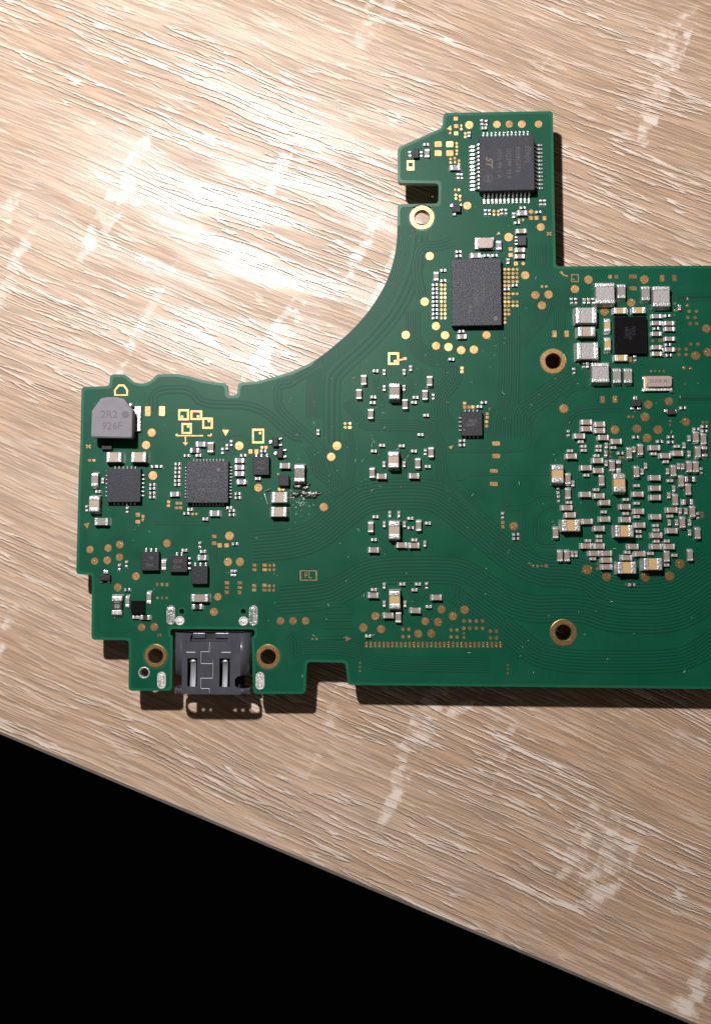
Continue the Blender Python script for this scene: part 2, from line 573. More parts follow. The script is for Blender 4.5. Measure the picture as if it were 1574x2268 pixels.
bundle([(900, 500), (899, 540), (892, 580), (872, 640), (838, 695), (795, 745), (745, 788), (706, 818), (698, 840), (698, 925)], 8, 4.8)
bundle([(930, 520), (924, 580), (899, 650), (866, 706), (815, 762), (741, 828), (735, 850), (735, 985)], 3, 12.5, 8, 2.4)
bundle([(339, 910), (339, 876), (360, 863), (423, 863), (447, 897), (572, 897), (648, 968), (670, 970)], 2, 8.5, 5)
bundle([(712, 808), (662, 836), (643, 851), (621, 853), (615, 862), (615, 905), (690, 972), (722, 1006), (735, 1050)], 2, 8, 5)
bundle([(770, 956), (777, 970), (777, 1060), (760, 1085), (720, 1100)], 3, 5.2)
bundle([(688, 985), (707, 1015), (709, 1045), (738, 1060), (742, 1078)], 5, 6.5)
bundle([(560, 1212), (645, 1205), (700, 1188), (760, 1138), (815, 1096), (945, 1093), (985, 1108), (1170, 1264), (1290, 1267), (1350, 1312), (1480, 1314), (1574, 1250)], 9, 7.4)
bundle([(620, 1330), (720, 1322), (762, 1302), (822, 1264), (1000, 1262), (1040, 1276), (1150, 1352), (1290, 1346), (1350, 1372), (1500, 1374), (1590, 1310)], 8, 7.4)
bundle([(1010, 1310), (1130, 1402), (1205, 1466), (1490, 1468), (1545, 1446), (1590, 1410)], 7, 7.2)
bundle([(640, 1446), (668, 1432), (790, 1436), (826, 1470), (1085, 1474)], 6, 5.4)
bundle([(1128, 700), (1128, 790), (1126, 900), (1110, 920), (1108, 965)], 8, 5.4)
bundle([(1262, 832), (1215, 872), (1160, 908), (1152, 922), (1152, 968)], 6, 6.6)
bundle([(1006, 808), (1004, 842), (974, 872), (972, 918), (992, 950)], 6, 6.0)
bundle([(768, 888), (782, 908), (806, 938), (820, 943), (944, 943), (976, 972), (976, 1058), (1014, 1096), (1060, 1136)], 4, 5.6)
bundle([(915, 690), (915, 762), (944, 792), (990, 800)], 6, 5.2)
bundle([(1192, 540), (1192, 592)], 6, 4.8)
bundle([(1212, 640), (1206, 690), (1180, 730), (1150, 760)], 5, 5.0)
bundle([(1268, 640), (1240, 662), (1238, 720), (1238, 760)], 5, 4.6)
bundle([(1000, 535), (975, 545), (930, 545), (920, 600), (935, 660)], 3, 7)
bundle([(610, 1346), (690, 1340), (760, 1338)], 2, 7)
for y in (1357, 1373, 1389, 1413):
    bundle([(718, y), (782, y)], 1, 8, 4.5, 2)
bundle([(218, 1330), (218, 1394), (224, 1400), (282, 1400), (300, 1388)], 1, 6, 3, 1.6)
bundle([(345, 1160), (470, 1160), (478, 1168), (478, 1248)], 1, 6, 3, 1.6)
bundle([(190, 1175), (188, 1205)], 1, 6, 3, 1.6)
bundle([(284, 1178), (262, 1188), (240, 1196)], 1, 6, 3, 1.6)
bundle([(556, 985), (545, 965), (520, 962), (486, 974)], 1, 6, 3, 1.6)
bundle([(1110, 1136), (1114, 1117), (1166, 1117), (1190, 1097), (1226, 1097)], 1, 6, 3.4, 1.6)
bundle([(1114, 1128), (1160, 1127), (1161, 1204), (1184, 1227), (1232, 1228)], 1, 6, 3.4, 1.6)
bundle([(1232, 1123), (1205, 1128), (1188, 1150), (1188, 1206), (1230, 1206)], 2, 7, 3.4, 1.6)
bundle([(1004, 1062), (1026, 1062), (1040, 1050), (1216, 1050)], 1, 6, 3.2, 1.6)
bundle([(996, 1000), (1156, 1000), (1172, 986), (1174, 930), (1186, 918)], 1, 6, 3.2, 1.6)
bundle([(832, 838), (832, 862), (846, 880), (846, 902)], 2, 6, 3.2, 1.6)
bundle([(908, 838), (908, 866), (898, 880)], 2, 6, 3.2, 1.6)
bundle([(834, 1016), (838, 1000), (850, 990)], 2, 6, 3, 1.5)
bundle([(906, 1040), (906, 1010), (892, 996)], 2, 6, 3, 1.5)
bundle([(1255, 940), (1262, 920), (1300, 906), (1380, 906)], 2, 7, 3.4, 1.6)
bundle([(1248, 880), (1262, 862), (1300, 858)], 2, 6, 3.2, 1.6)
bundle([(1474, 870), (1476, 906), (1440, 940)], 2, 6, 3.2, 1.6)
bundle([(1500, 884), (1574, 884)], 2, 12, 3.2, 1.6)
bundle([(1500, 660), (1574, 658)], 2, 10, 3.2, 1.6)
for k in range(4):
    bundle([(1300 + 9 * k, 1066), (1300 + 9 * k, 1138)], 1, 5, 2.6, 1.4)
bundle([(640, 1406), (654, 1420), (654, 1446)], 3, 7, 3.2, 1.6)
bundle([(930, 1436), (948, 1420), (1000, 1420)], 1, 6, 3, 1.6)
bundle([(1010, 1300), (1008, 1326)], 2, 7, 3, 1.6)
bundle([(905, 1300), (914, 1324), (938, 1326), (950, 1312)], 2, 6, 3, 1.6)
g = ob('etched_gaps', bm_mesh(gap_bm, 'etched_gaps'), 'mask_gap', board)
g['kind'] = 'stuff'
t = ob('copper_traces', bm_mesh(trace_bm, 'copper_traces'), 'mask_trace', board)
t['kind'] = 'stuff'

# ------------------------------------------------------------------ zoomed views of the photo: origin and scale
REG = dict(A=(860, 230, 3.935), B=(860, 500, 3.935), C=(1220, 580, 4.446), D=(1220, 800, 4.446), E=(1180, 1020, 3.995),
           F=(160, 820, 5.247), G=(160, 1020, 5.247), H=(160, 1200, 5.247), I=(380, 880, 4.919), J=(380, 1150, 4.919),
           K=(280, 1320, 3.935), L=(680, 780, 4.919), M=(680, 1080, 4.919), N=(640, 1240, 3.027), O=(960, 780, 5.247),
           P=(1000, 1080, 5.247), X=(0, 0, 1.0))


def P(r, x, y):
    a, b, s = REG[r]
    return a + x / s, b + y / s


# ------------------------------------------------------------------ gold pads and markings in bare copper
cache = {}
ZPAD = 0.000030


def disc_mesh(r, n=28):
    key = ('disc', round(r, 1))
    if key not in cache:
        bm = bmesh.new()
        R = r * PX
        prism(bm, [(R * math.cos(2 * math.pi * k / n), R * math.sin(2 * math.pi * k / n)) for k in range(n)], -0.00002, ZPAD, 0.90)
        cache[key] = bm_mesh(bm, 'test_pad')
    return cache[key]


def rect_mesh(w, h, kind='r'):
    key = ('rect', round(w), round(h), kind)
    if key not in cache:
        bm = bmesh.new()
        w, h = round(w) * PX, round(h) * PX
        c = min(w, h) * (0.12 if kind == 'r' else 0.36)
        pts = [(w / 2 - c, -h / 2), (w / 2, -h / 2 + c), (w / 2, h / 2 - c), (w / 2 - c, h / 2), (-w / 2 + c, h / 2),
               (-w / 2, h / 2 - c), (-w / 2, -h / 2 + c), (-w / 2 + c, -h / 2)]
        prism(bm, pts, -0.00002, ZPAD, 0.88)
        cache[key] = bm_mesh(bm, 'solder_pad')
    return cache[key]


def via_mesh():
    if 'via' not in cache:
        bm = bmesh.new()
        bmesh.ops.create_icosphere(bm, subdivisions=2, radius=1.7 * PX, matrix=Matrix.Scale(0.45, 4, (0, 0, 1)))
        cache['via'] = bm_mesh(bm, 'via_plug', True)
    return cache['via']


def via(parent, dx, dy):
    ob('via_plug', via_mesh(), 'gold', parent, (dx * PX, -dy * PX, ZPAD))


def pad(r, x, y, rz):
    u, v = P(r, x, y)
    p = at(u, v)
    o = ob('test_pad', disc_mesh(rz / REG[r][2]), 'gold', board, (p.x, p.y, ZP), random.uniform(0, 6))
    o.rotation_euler = (random.uniform(-.02, .02), random.uniform(-.02, .02), o.rotation_euler.z)
    if random.random() < 0.55:
        via(o, random.uniform(-5, 5), random.uniform(-5, 5))
    return o


def spad(r, x, y, w=30, h=30, kind='o'):
    u, v = P(r, x, y)
    s = REG[r][2]
    p = at(u, v)
    o = ob('solder_pad', rect_mesh(w / s, h / s, 'r' if w > 38 or h > 38 else kind), 'gold', board, (p.x, p.y, ZP), random.uniform(-.03, .03))
    o.rotation_euler = (random.uniform(-.03, .03), random.uniform(-.03, .03), o.rotation_euler.z)
    if min(w, h) / s > 6.5 and random.random() < 0.22:
        via(o, random.uniform(-2, 2), random.uniform(-2, 2))
    return o


PADS = dict(
    A=[(702, 185, 40), (943, 180, 37), (1050, 178, 37), (1160, 178, 38), (1305, 178, 37), (685, 888, 39), (1240, 940, 22), (1325, 1075, 38)],
    B=[(358, 265, 40), (315, 662, 41), (150, 952, 40), (413, 875, 40), (492, 955, 40), (413, 1047, 39), (522, 1058, 40), (632, 1085, 40),
       (743, 1080, 40), (853, 953, 39), (1045, 100, 42), (1190, 432, 40), (1278, 605, 40), (1393, 600, 40), (1335, 695, 40)],
    C=[(365, 175, 46), (232, 268, 45), (915, 172, 46), (523, 490, 45), (787, 402, 45), (1525, 657, 45), (1420, 925, 47), (1540, 890, 45)],
    D=[(122, 467, 48), (955, 427, 45), (1155, 395, 44), (922, 548, 47), (1322, 595, 43), (625, 675, 45), (843, 665, 45), (1050, 675, 46),
       (943, 755, 46)],
    E=[(478, 965, 45), (648, 1030, 40), (990, 1032, 42), (1205, 1022, 43), (1297, 915, 43)],
    F=[(925, 725, 54), (860, 870, 54)],
    G=[(940, 175, 57), (1103, 963, 50)],
    H=[(210, 90, 48), (420, 73, 48), (555, 33, 50), (265, 225, 48), (410, 215, 50), (552, 178, 48), (743, 400, 50), (532, 530, 50),
       (808, 995, 48), (955, 990, 50)],
    I=[(738, 528, 52), (945, 985, 48)],
    J=[(632, 182, 52), (615, 465, 50), (745, 465, 50), (505, 845, 45), (463, 1010, 48), (1187, 1108, 45), (1322, 1108, 45), (1460, 1108, 45)],
    L=[(325, 1020, 52), (262, 1140, 50)],
    M=[(182, 212, 50)],
    N=[(578, 377, 29), (498, 455, 30), (617, 465, 29), (912, 412, 28), (998, 418, 30), (1020, 332, 29), (1097, 377, 30), (1175, 335, 30),
       (865, 495, 29), (952, 495, 29)],
    P=[(718, 447, 52)])
for r, lst in PADS.items():
    for a in lst:
        pad(r, *a)

SP = dict(
    A=[(585, 130, 45, 40), (588, 195, 45, 38), (588, 258, 42, 38), (432, 352, 70, 60), (432, 430, 70, 60), (533, 352, 72, 60),
       (533, 430, 72, 60), (592, 345), (594, 375), (594, 408), (594, 438), (540, 480), (577, 475), (540, 512), (577, 508), (612, 495),
       (612, 524), (633, 190), (633, 220), (667, 258), (667, 288), (580, 750), (612, 750), (586, 795), (586, 825), (622, 805),
       (622, 838), (917, 935), (955, 935), (917, 965), (955, 965), (1135, 1015), (1170, 1012), (1240, 995, 40, 38), (1288, 995, 38, 40),
       (1357, 998, 35, 42), (535, 255, 24, 26)],
    B=[(1062, 203, 40, 35), (1062, 255, 42, 38), (1108, 330, 38, 40), (1172, 330, 36, 36), (1335, 530), (1372, 530), (1443, 942, 45, 65),
       (1550, 942, 45, 65)],
    C=[(805, 145, 80, 45), (805, 262, 75, 45), (578, 147, 38, 42), (640, 147, 40, 42), (1090, 160, 44, 70), (1210, 160, 44, 70),
       (1338, 365, 36, 36), (1338, 430, 36, 36), (1355, 487, 38, 36), (1425, 487, 38, 36), (1340, 548, 38, 36), (1413, 548, 38, 36),
       (1365, 608, 38, 36), (1428, 608, 38, 36), (1370, 810, 38, 34), (1440, 810, 38, 34), (1255, 860, 38, 34), (1325, 860, 38, 34),
       (1255, 912, 38, 34), (1325, 912, 38, 34), (1215, 480, 36, 36), (1215, 410, 28, 28), (995, 778, 36, 36), (1070, 775, 40, 40),
       (1210, 524, 24, 24), (780, 960, 26, 60), (1303, 1043, 38, 38), (1367, 1047, 36, 36), (980, 1075, 26, 26), (1018, 1075, 24, 28),
       (1062, 1075, 24, 28), (1105, 1075, 26, 26), (30, 710, 48, 75), (268, 1000, 26, 26)],
    D=[(503, 378, 48, 75), (625, 375, 50, 75), (760, 547, 34, 28), (800, 547, 34, 28), (1168, 588, 28, 24), (1168, 628, 28, 24),
       (583, 893, 26, 26), (580, 938, 26, 26), (675, 948, 34, 26), (706, 948, 26, 26), (1490, 602, 30, 26), (1528, 602, 30, 26)],
    E=[(565, 915, 22, 22), (565, 955, 24, 24), (1490, 480, 30, 60), (818, 1095, 24, 24)],
    F=[(880, 477, 75, 130), (1045, 475, 80, 130), (205, 1047, 40, 30), (255, 1047, 40, 30)],
    G=[(1122, 480, 40, 36), (1120, 525, 40, 34), (1220, 495, 42, 36), (1262, 495, 42, 36), (1215, 550, 46, 34), (1262, 550, 42, 36),
       (765, 630, 60, 50), (825, 648, 40, 42), (822, 690, 35, 35), (765, 712, 62, 48), (1400, 620, 38, 34), (1443, 620, 38, 34)],
    H=[(990, 495, 34, 44), (1047, 495, 36, 40), (1103, 497, 36, 40), (993, 652, 34, 34), (1047, 652, 34, 34), (1100, 652, 34, 34)],
    I=[(860, 590, 50, 52), (925, 590, 50, 52), (985, 545, 38, 34), (1028, 545, 40, 36), (1175, 1002, 40, 36), (1215, 1002, 38, 38),
       (1160, 835, 24, 22)],
    J=[(467, 187, 55, 38), (465, 262, 60, 45), (525, 285, 52, 52), (600, 285, 55, 50), (905, 500, 50, 34), (905, 550, 50, 34),
       (1015, 500, 52, 34), (1015, 550, 52, 34), (1070, 502, 34, 34), (1115, 502, 34, 34), (1068, 550, 34, 34), (1115, 550, 34, 34),
       (605, 693, 55, 40), (605, 745, 50, 30), (602, 795, 50, 40), (745, 693, 52, 40), (745, 745, 52, 30), (742, 797, 45, 42),
       (900, 725, 50, 40), (900, 772, 50, 34), (1013, 720, 52, 40), (1013, 772, 52, 34), (1065, 725, 34, 34), (1115, 725, 34, 34),
       (1065, 772, 34, 34), (1112, 772, 34, 34)],
    L=[(413, 777, 38, 32), (465, 777, 38, 32), (413, 820, 38, 34), (465, 820, 40, 34)],
    N=[(762, 465), (802, 465), (762, 515), (802, 515), (1085, 470), (1125, 470), (1085, 517), (1125, 517), (1170, 410), (1210, 410),
       (1253, 410), (1295, 410), (1170, 458), (1210, 458), (1253, 458), (1295, 458), (1170, 492, 18, 18), (1170, 520, 20, 20), (1348, 477),
       (1388, 477), (1348, 523), (1388, 523), (157, 530, 18, 16), (184, 530, 20, 16)],
    O=[(327, 185, 40, 36), (327, 228, 40, 36), (357, 592, 40, 36), (358, 638, 42, 40), (408, 638, 42, 40), (453, 638, 42, 40),
       (620, 715, 40, 36), (620, 758, 42, 36), (612, 808, 40, 38), (612, 858, 40, 38), (723, 1062, 98, 50), (725, 1207, 98, 58),
       (697, 1380, 98, 46), (697, 1532, 98, 52)],
    P=[(590, 405, 42, 42), (592, 455, 42, 42), (942, 910, 38, 36), (993, 910, 38, 36), (1043, 910, 34, 34), (1095, 910, 42, 36)])
for r, lst in SP.items():
    for a in lst:
        if len(a) == 2:
            a = (*a, 26, 26)
        spad(r, *a)
for k in range(9):
    for x in (460, 492):
        spad('B', x, 518 + 35.7 * k, 29, 30)
for y, n in ((380, 4), (415, 4), (450, 4), (487, 4), (522, 2), (593, 4), (628, 2), (663, 4), (697, 4), (735, 2), (770, 2), (808, 1), (842, 1)):
    for x in (1012, 1045, 1083, 1118)[:n]:
        spad('B', x, y, 30, 29)
for k in range(32):                                        # the row of finger pads
    u, v = P('N', 518 + 28.95 * k, 570)
    p = at(u, v)
    o = ob('finger_pad', rect_mesh(6, 14), 'gold', board, (p.x, p.y, ZP))
    if k in (1, 11, 19, 22, 28, 31):
        for dy in (-5, 0, 5):
            via(o, 0, dy)
    elif k % 3 == 0:
        via(o, 0, 4)
for x, ys in ((475, (690, 718, 745)), (1465, (705, 733, 760))):
    for y in ys:
        spad('N', x, y, 16, 16)


def loop_mark(r, polys, closed=True, width=4.0, name='copper_marking'):
    """Open or closed line of bare copper of the given width (photo pixels)."""
    bm = bmesh.new()
    for pts in polys:
        q = [P(r, *p) for p in pts]
        if closed:
            c = Vector((sum(a for a, b in q) / len(q), sum(b for a, b in q) / len(q)))
            n = len(q)
            outer = [Vector(p) + (Vector(p) - c).normalized() * width * 0.68 for p in q]
            inn = [Vector(p) - (Vector(p) - c).normalized() * width * 0.68 for p in q]
            vo = [bm.verts.new(at(p.x, p.y, ZP + ZPAD)) for p in outer]
            vi = [bm.verts.new(at(p.x, p.y, ZP + ZPAD)) for p in inn]
            wo = [bm.verts.new(at(p.x, p.y, ZP)) for p in outer]
            wi = [bm.verts.new(at(p.x, p.y, ZP)) for p in inn]
            for i in range(n):
                j = (i + 1) % n
                bm.faces.new((vo[i], vo[j], vi[j], vi[i]))
                bm.faces.new((wo[i], wo[j], vo[j], vo[i]))
                bm.faces.new((vi[i], vi[j], wi[j], wi[i]))
        else:
            ribbon(bm, q, width, ZP, width * 0.12, ZPAD)
    bmesh.ops.recalc_face_normals(bm, faces=bm.faces)
    return ob(name, bm_mesh(bm, name), 'gold', board)


def square(x, y, w, h):
    return [(x - w / 2, y - h / 2), (x + w / 2, y - h / 2), (x + w / 2, y + h / 2), (x - w / 2, y + h / 2)]


def dot_on(mark, r, x, y, rz):
    u, v = P(r, x, y)
    p = at(u, v)
    ob('dot', disc_mesh(rz / REG[r][2], 16), 'gold', mark, (p.x, p.y, ZP))


for x, y, w, h, dx, dy in ((132, 190, 96, 98, 116, 212), (270, 195, 106, 84, 290, 208), (393, 282, 94, 100, 408, 258),
                           (165, 340, 92, 98, 182, 318), (943, 422, 112, 138, 965, 390)):
    dot_on(loop_mark('I', [square(x, y, w, h)], True, 4.6), 'I', dx, dy, 17)
dot_on(loop_mark('I', [[(62, 418), (345, 418)], [(152, 424), (152, 500)]], False, 3.8), 'I', 58, 410, 16)
loop_mark('I', [[(395, 416), (434, 416)], [(430, 418), (434, 395)]], False, 3.8)
dot_on(loop_mark('L', [square(940, 70, 98, 112)], True, 5.0), 'L', 957, 98, 17)
loop_mark('L', [[(1003, 84), (1040, 78), (1062, 72)]], False, 4.0)
spad('L', 1064, 70, 42, 34)
dot_on(loop_mark('C', [square(233, 160, 66, 68)], True, 2.2), 'C', 220, 174, 9)
loop_mark('C', [[(98, 108), (120, 130), (165, 142)]], False, 4.0)
spad('C', 100, 105, 34, 30)
wm = loop_mark('A', [square(192, 536, 52, 68)], True, 4.6)
loop_mark('A', [[(172, 553), (212, 553)]], False, 3.4)
loop_mark('F', [[(500, 288), (640, 288), (640, 228), (600, 176), (545, 176), (498, 232)]], True, 3.4)
loop_mark('N', [square(130, 105, 106, 62)], True, 2.6)


def tri_pad(r, pts):
    q = [P(r, *p) for p in pts]
    cu_, cv_ = sum(a for a, b in q) / 3, sum(b for a, b in q) / 3
    p0 = at(cu_, cv_)
    bm = bmesh.new()
    w = [(at(a, b) - p0).xy for a, b in q]
    if (w[1] - w[0]).cross(w[2] - w[0]) < 0:
        w = w[::-1]
    prism(bm, [tuple(x) for x in w], -0.00002, ZPAD, 0.9)
    ob('triangle_mark', bm_mesh(bm, 'triangle_mark'), 'gold', board, (p0.x, p0.y, ZP))


tri_pad('I', [(548, 352), (632, 352), (590, 428)])
tri_pad('I', [(118, 490), (188, 490), (152, 528)])
tri_pad('A', [(503, 222), (545, 185), (550, 235)])
tri_pad('A', [(938, 1145), (957, 1112), (976, 1135)])
tri_pad('G', [(132, 740), (208, 715), (182, 795)])
tri_pad('N', [(378, 508), (378, 550), (420, 528)])
tri_pad('O', [(170, 1100), (228, 1080), (200, 1132)])
for r, x, y, s in (('A', 1397, 1132, 20), ('F', 190, 886, 26), ('H', 1015, 1086, 22)):
    loop_mark(r, [[(x - s, y - s * .7), (x + s, y + s * .7)], [(x - s, y + s * .7), (x + s, y - s * .7)]], False, 3.6)
fl_mark = text_mesh('FL', 13 * PX)
p = at(*P('N', 128, 106))
ob('copper_lettering', fl_mark, 'gold', board, (p.x, p.y, ZP + ZPAD * .6))


# plated mounting holes: a gold ring on the surface and the barrel down through the board
def plated_hole(u, v, ro, ri, mat='gold', name='plated_mounting_hole', n=40):
    p0 = at(u, v)
    bm = bmesh.new()
    prof = [(ro * PX, 0.000002), ((ro - 1.2) * PX, 0.000040), ((ri + 1.0) * PX, 0.000040), ((ri - 0.6) * PX, -0.00003),
            ((ri - 0.8) * PX, -THICK + 0.00001)]
    rows = []
    for k in range(n):
        a = 2 * math.pi * k / n
        wob = 1 + 0.012 * math.sin(5 * a) if ro > 20 else 1
        rows.append([bm.verts.new((r * math.cos(a) * wob, r * math.sin(a) * wob, z)) for r, z in prof])
    for k in range(n):
        for j in range(len(prof) - 1):
            bm.faces.new((rows[k][j], rows[k - 1][j], rows[k - 1][j + 1], rows[k][j + 1]))
    bmesh.ops.recalc_face_normals(bm, faces=bm.faces)
    return ob(name, bm_mesh(bm, name), mat, board, (p0.x, p0.y, ZP))


plated_hole(934, 482, 28.5, 17.2)['label'] = 'bright gold ring hole beside the notch'
plated_hole(1224, 800, 28.5, 17.2)
plated_hole(1247, 1401, 29, 17.6)
plated_hole(345, 1453, 25.5, 16.6)
plated_hole(594, 1455, 27, 16.8)
plated_hole(319.5, 1490, 12.6, 10.4, 'solder_dull', 'bare_hole', 28)
plated_hole(403, 1354, 6.6, 5.2, 'mask_gap', 'locating_hole', 20)
plated_hole(539, 1354, 6.4, 4.9, 'mask_gap', 'locating_hole', 20)


def solder_oval(u, v, w, h, mat='solder_dull', rim=True):
    """Solder-filled slot: a tinned rim and a lumpy fill sunk in it."""
    p0 = at(u, v)
    n = 24
    def oval(s):
        out = []
        r = min(w, h) / 2
        for k in range(n):
            a = 2 * math.pi * k / n
            c, sn = math.cos(a), math.sin(a)
            out.append(((w / 2 - r) * (1 if c > 0 else -1) * (w > h) + r * s * c, (h / 2 - r) * (1 if sn > 0 else -1) * (h > w) + r * s * sn))
        return out
    bm = bmesh.new()
    rows = []
    for s, z in ((1.0, 0.0), (0.92, 0.00006), (0.68, 0.00006), (0.56, 0.00001), (0.30, 0.00003)):
        rows.append([bm.verts.new((x * PX, y * PX, z + (random.uniform(-1, 1) * 0.00002 if s < .6 else 0))) for x, y in oval(s)])
    for a, b in zip(rows, rows[1:]):
        for k in range(n):
            bm.faces.new((a[k], a[(k + 1) % n], b[(k + 1) % n], b[k]))
    bm.faces.new(rows[-1])
    return ob('solder_filled_slot', bm_mesh(bm, 'solder_filled_slot'), mat, board, (p0.x, p0.y, ZP))


solder_oval(*P('H', 1147, 852), 20, 44, 'solder')
solder_oval(*P('J', 892, 1050), 20, 46, 'solder')
solder_oval(*P('H', 1253, 917), 21, 21)
solder_oval(*P('J', 783, 1110), 21, 21)
solder_oval(*P('K', 308, 735), 20, 38)
solder_oval(*P('K', 1165, 740), 20, 39)

# ------------------------------------------------------------------ two-terminal chip components
TYPES = {   # name, L, W (photo px), height (mm), terminal share, body material
    'r': ('resistor', 12.8, 6.6, 0.24, 0.30, 'black'),
    'c': ('ceramic_capacitor', 12.2, 6.4, 0.37, 0.27, 'tan'),
    'R': ('resistor', 22.0, 11.5, 0.36, 0.26, 'black'),
    'C': ('ceramic_capacitor', 22.6, 11.6, 0.62, 0.15, 'tan'),
    's': ('ceramic_capacitor', 22.0, 9.5, 0.42, 0.24, 'tan'),
    'V': ('ceramic_capacitor', 21.0, 11.2, 0.45, 0.24, 'violet'),
    'G': ('ceramic_capacitor', 31.5, 17.6, 0.75, 0.22, 'grey'),
    'Y': ('ceramic_capacitor', 28.5, 13.6, 0.62, 0.24, 'yellow'),
    'B': ('ceramic_capacitor', 39.5, 25.5, 1.30, 0.27, 'yellow'),
    'T': ('ceramic_capacitor', 35.0, 23.0, 1.05, 0.25, 'beige'),
    'S': ('power_inductor', 45.0, 39.0, 1.10, 0.20, 'silverblock'),
}


def chip_meshes(t, L, W, hmm, ts, bmat):
    key = ('chip', t, round(L * 2), round(W * 2), bmat)
    if key in cache:
        return cache[key]
    L, W, h = L * PX, W * PX, hmm / 1000
    tt = L * ts
    b = box_mesh('body', L - tt * 1.25, W * 0.96, 0.00002, h * 0.97, h * 0.05 if h > 0.0004 else 0)
    b.materials.append(M[bmat])
    bm = bmesh.new()
    bev = min(W, h, tt) * (0.26 if W > 15 * PX else 0.20)
    add_box(bm, -L / 2, -L / 2 + tt * 1.12, -W * 0.51, W * 0.51, 0.00001, h * 1.02, bev, 2)
    # the solder fillet climbing the end face
    e = min(0.00019, L * 0.12) + 0.00002
    wf = W * 1.10
    hf = h * 0.62
    A_ = [bm.verts.new((-L / 2 + 0.00002, s * wf / 2 * 0.9, hf)) for s in (-1, 0, 1)]
    B2 = [bm.verts.new((-L / 2 - e * 0.45, s * wf / 2 * (0.97 if s else 0), hf * 0.42)) for s in (-1, 0, 1)]
    C2 = [bm.verts.new((-L / 2 - e * (1.0 if s else 1.12), s * wf / 2, 0.0)) for s in (-1, 0, 1)]
    D2 = [bm.verts.new((-L / 2 + 0.00002, s * wf / 2, 0.0)) for s in (-1, 0, 1)]
    for k in range(2):
        bm.faces.new((A_[k], A_[k + 1], B2[k + 1], B2[k]))
        bm.faces.new((B2[k], B2[k + 1], C2[k + 1], C2[k]))
    for k in (0, 2):
        bm.faces.new((A_[k], B2[k], C2[k], D2[k]))
    bmesh.ops.recalc_face_normals(bm, faces=bm.faces)
    me = bm_mesh(bm, 'terminal')
    me.materials.append(M['tin'])
    cache[key] = (b, me)
    return cache[key]


def chip(r, x, y, o, t, L=None, W=None, mat=None, name=None, hmm=None, tmat=None):
    nm, l0, w0, h, ts, bm_ = TYPES[t]
    h = hmm or h
    L, W, mat = L or l0, W or w0, mat or bm_
    u, v = P(r, x, y)
    p = at(u, v, ZB + h / 1000)
    b, tm = chip_meshes(t, L, W, h, ts, mat)
    rz = (math.pi / 2 if o == 'v' else 0) + random.gauss(0, 0.008)
    body = ob(name or nm, b, None, board, (p.x + random.gauss(0, 4e-6), p.y + random.gauss(0, 4e-6), ZP), rz)
    a = ob('terminal', tm, None, body)
    c = ob('terminal', tm, None, body, (0, 0, 0), math.pi)
    return body


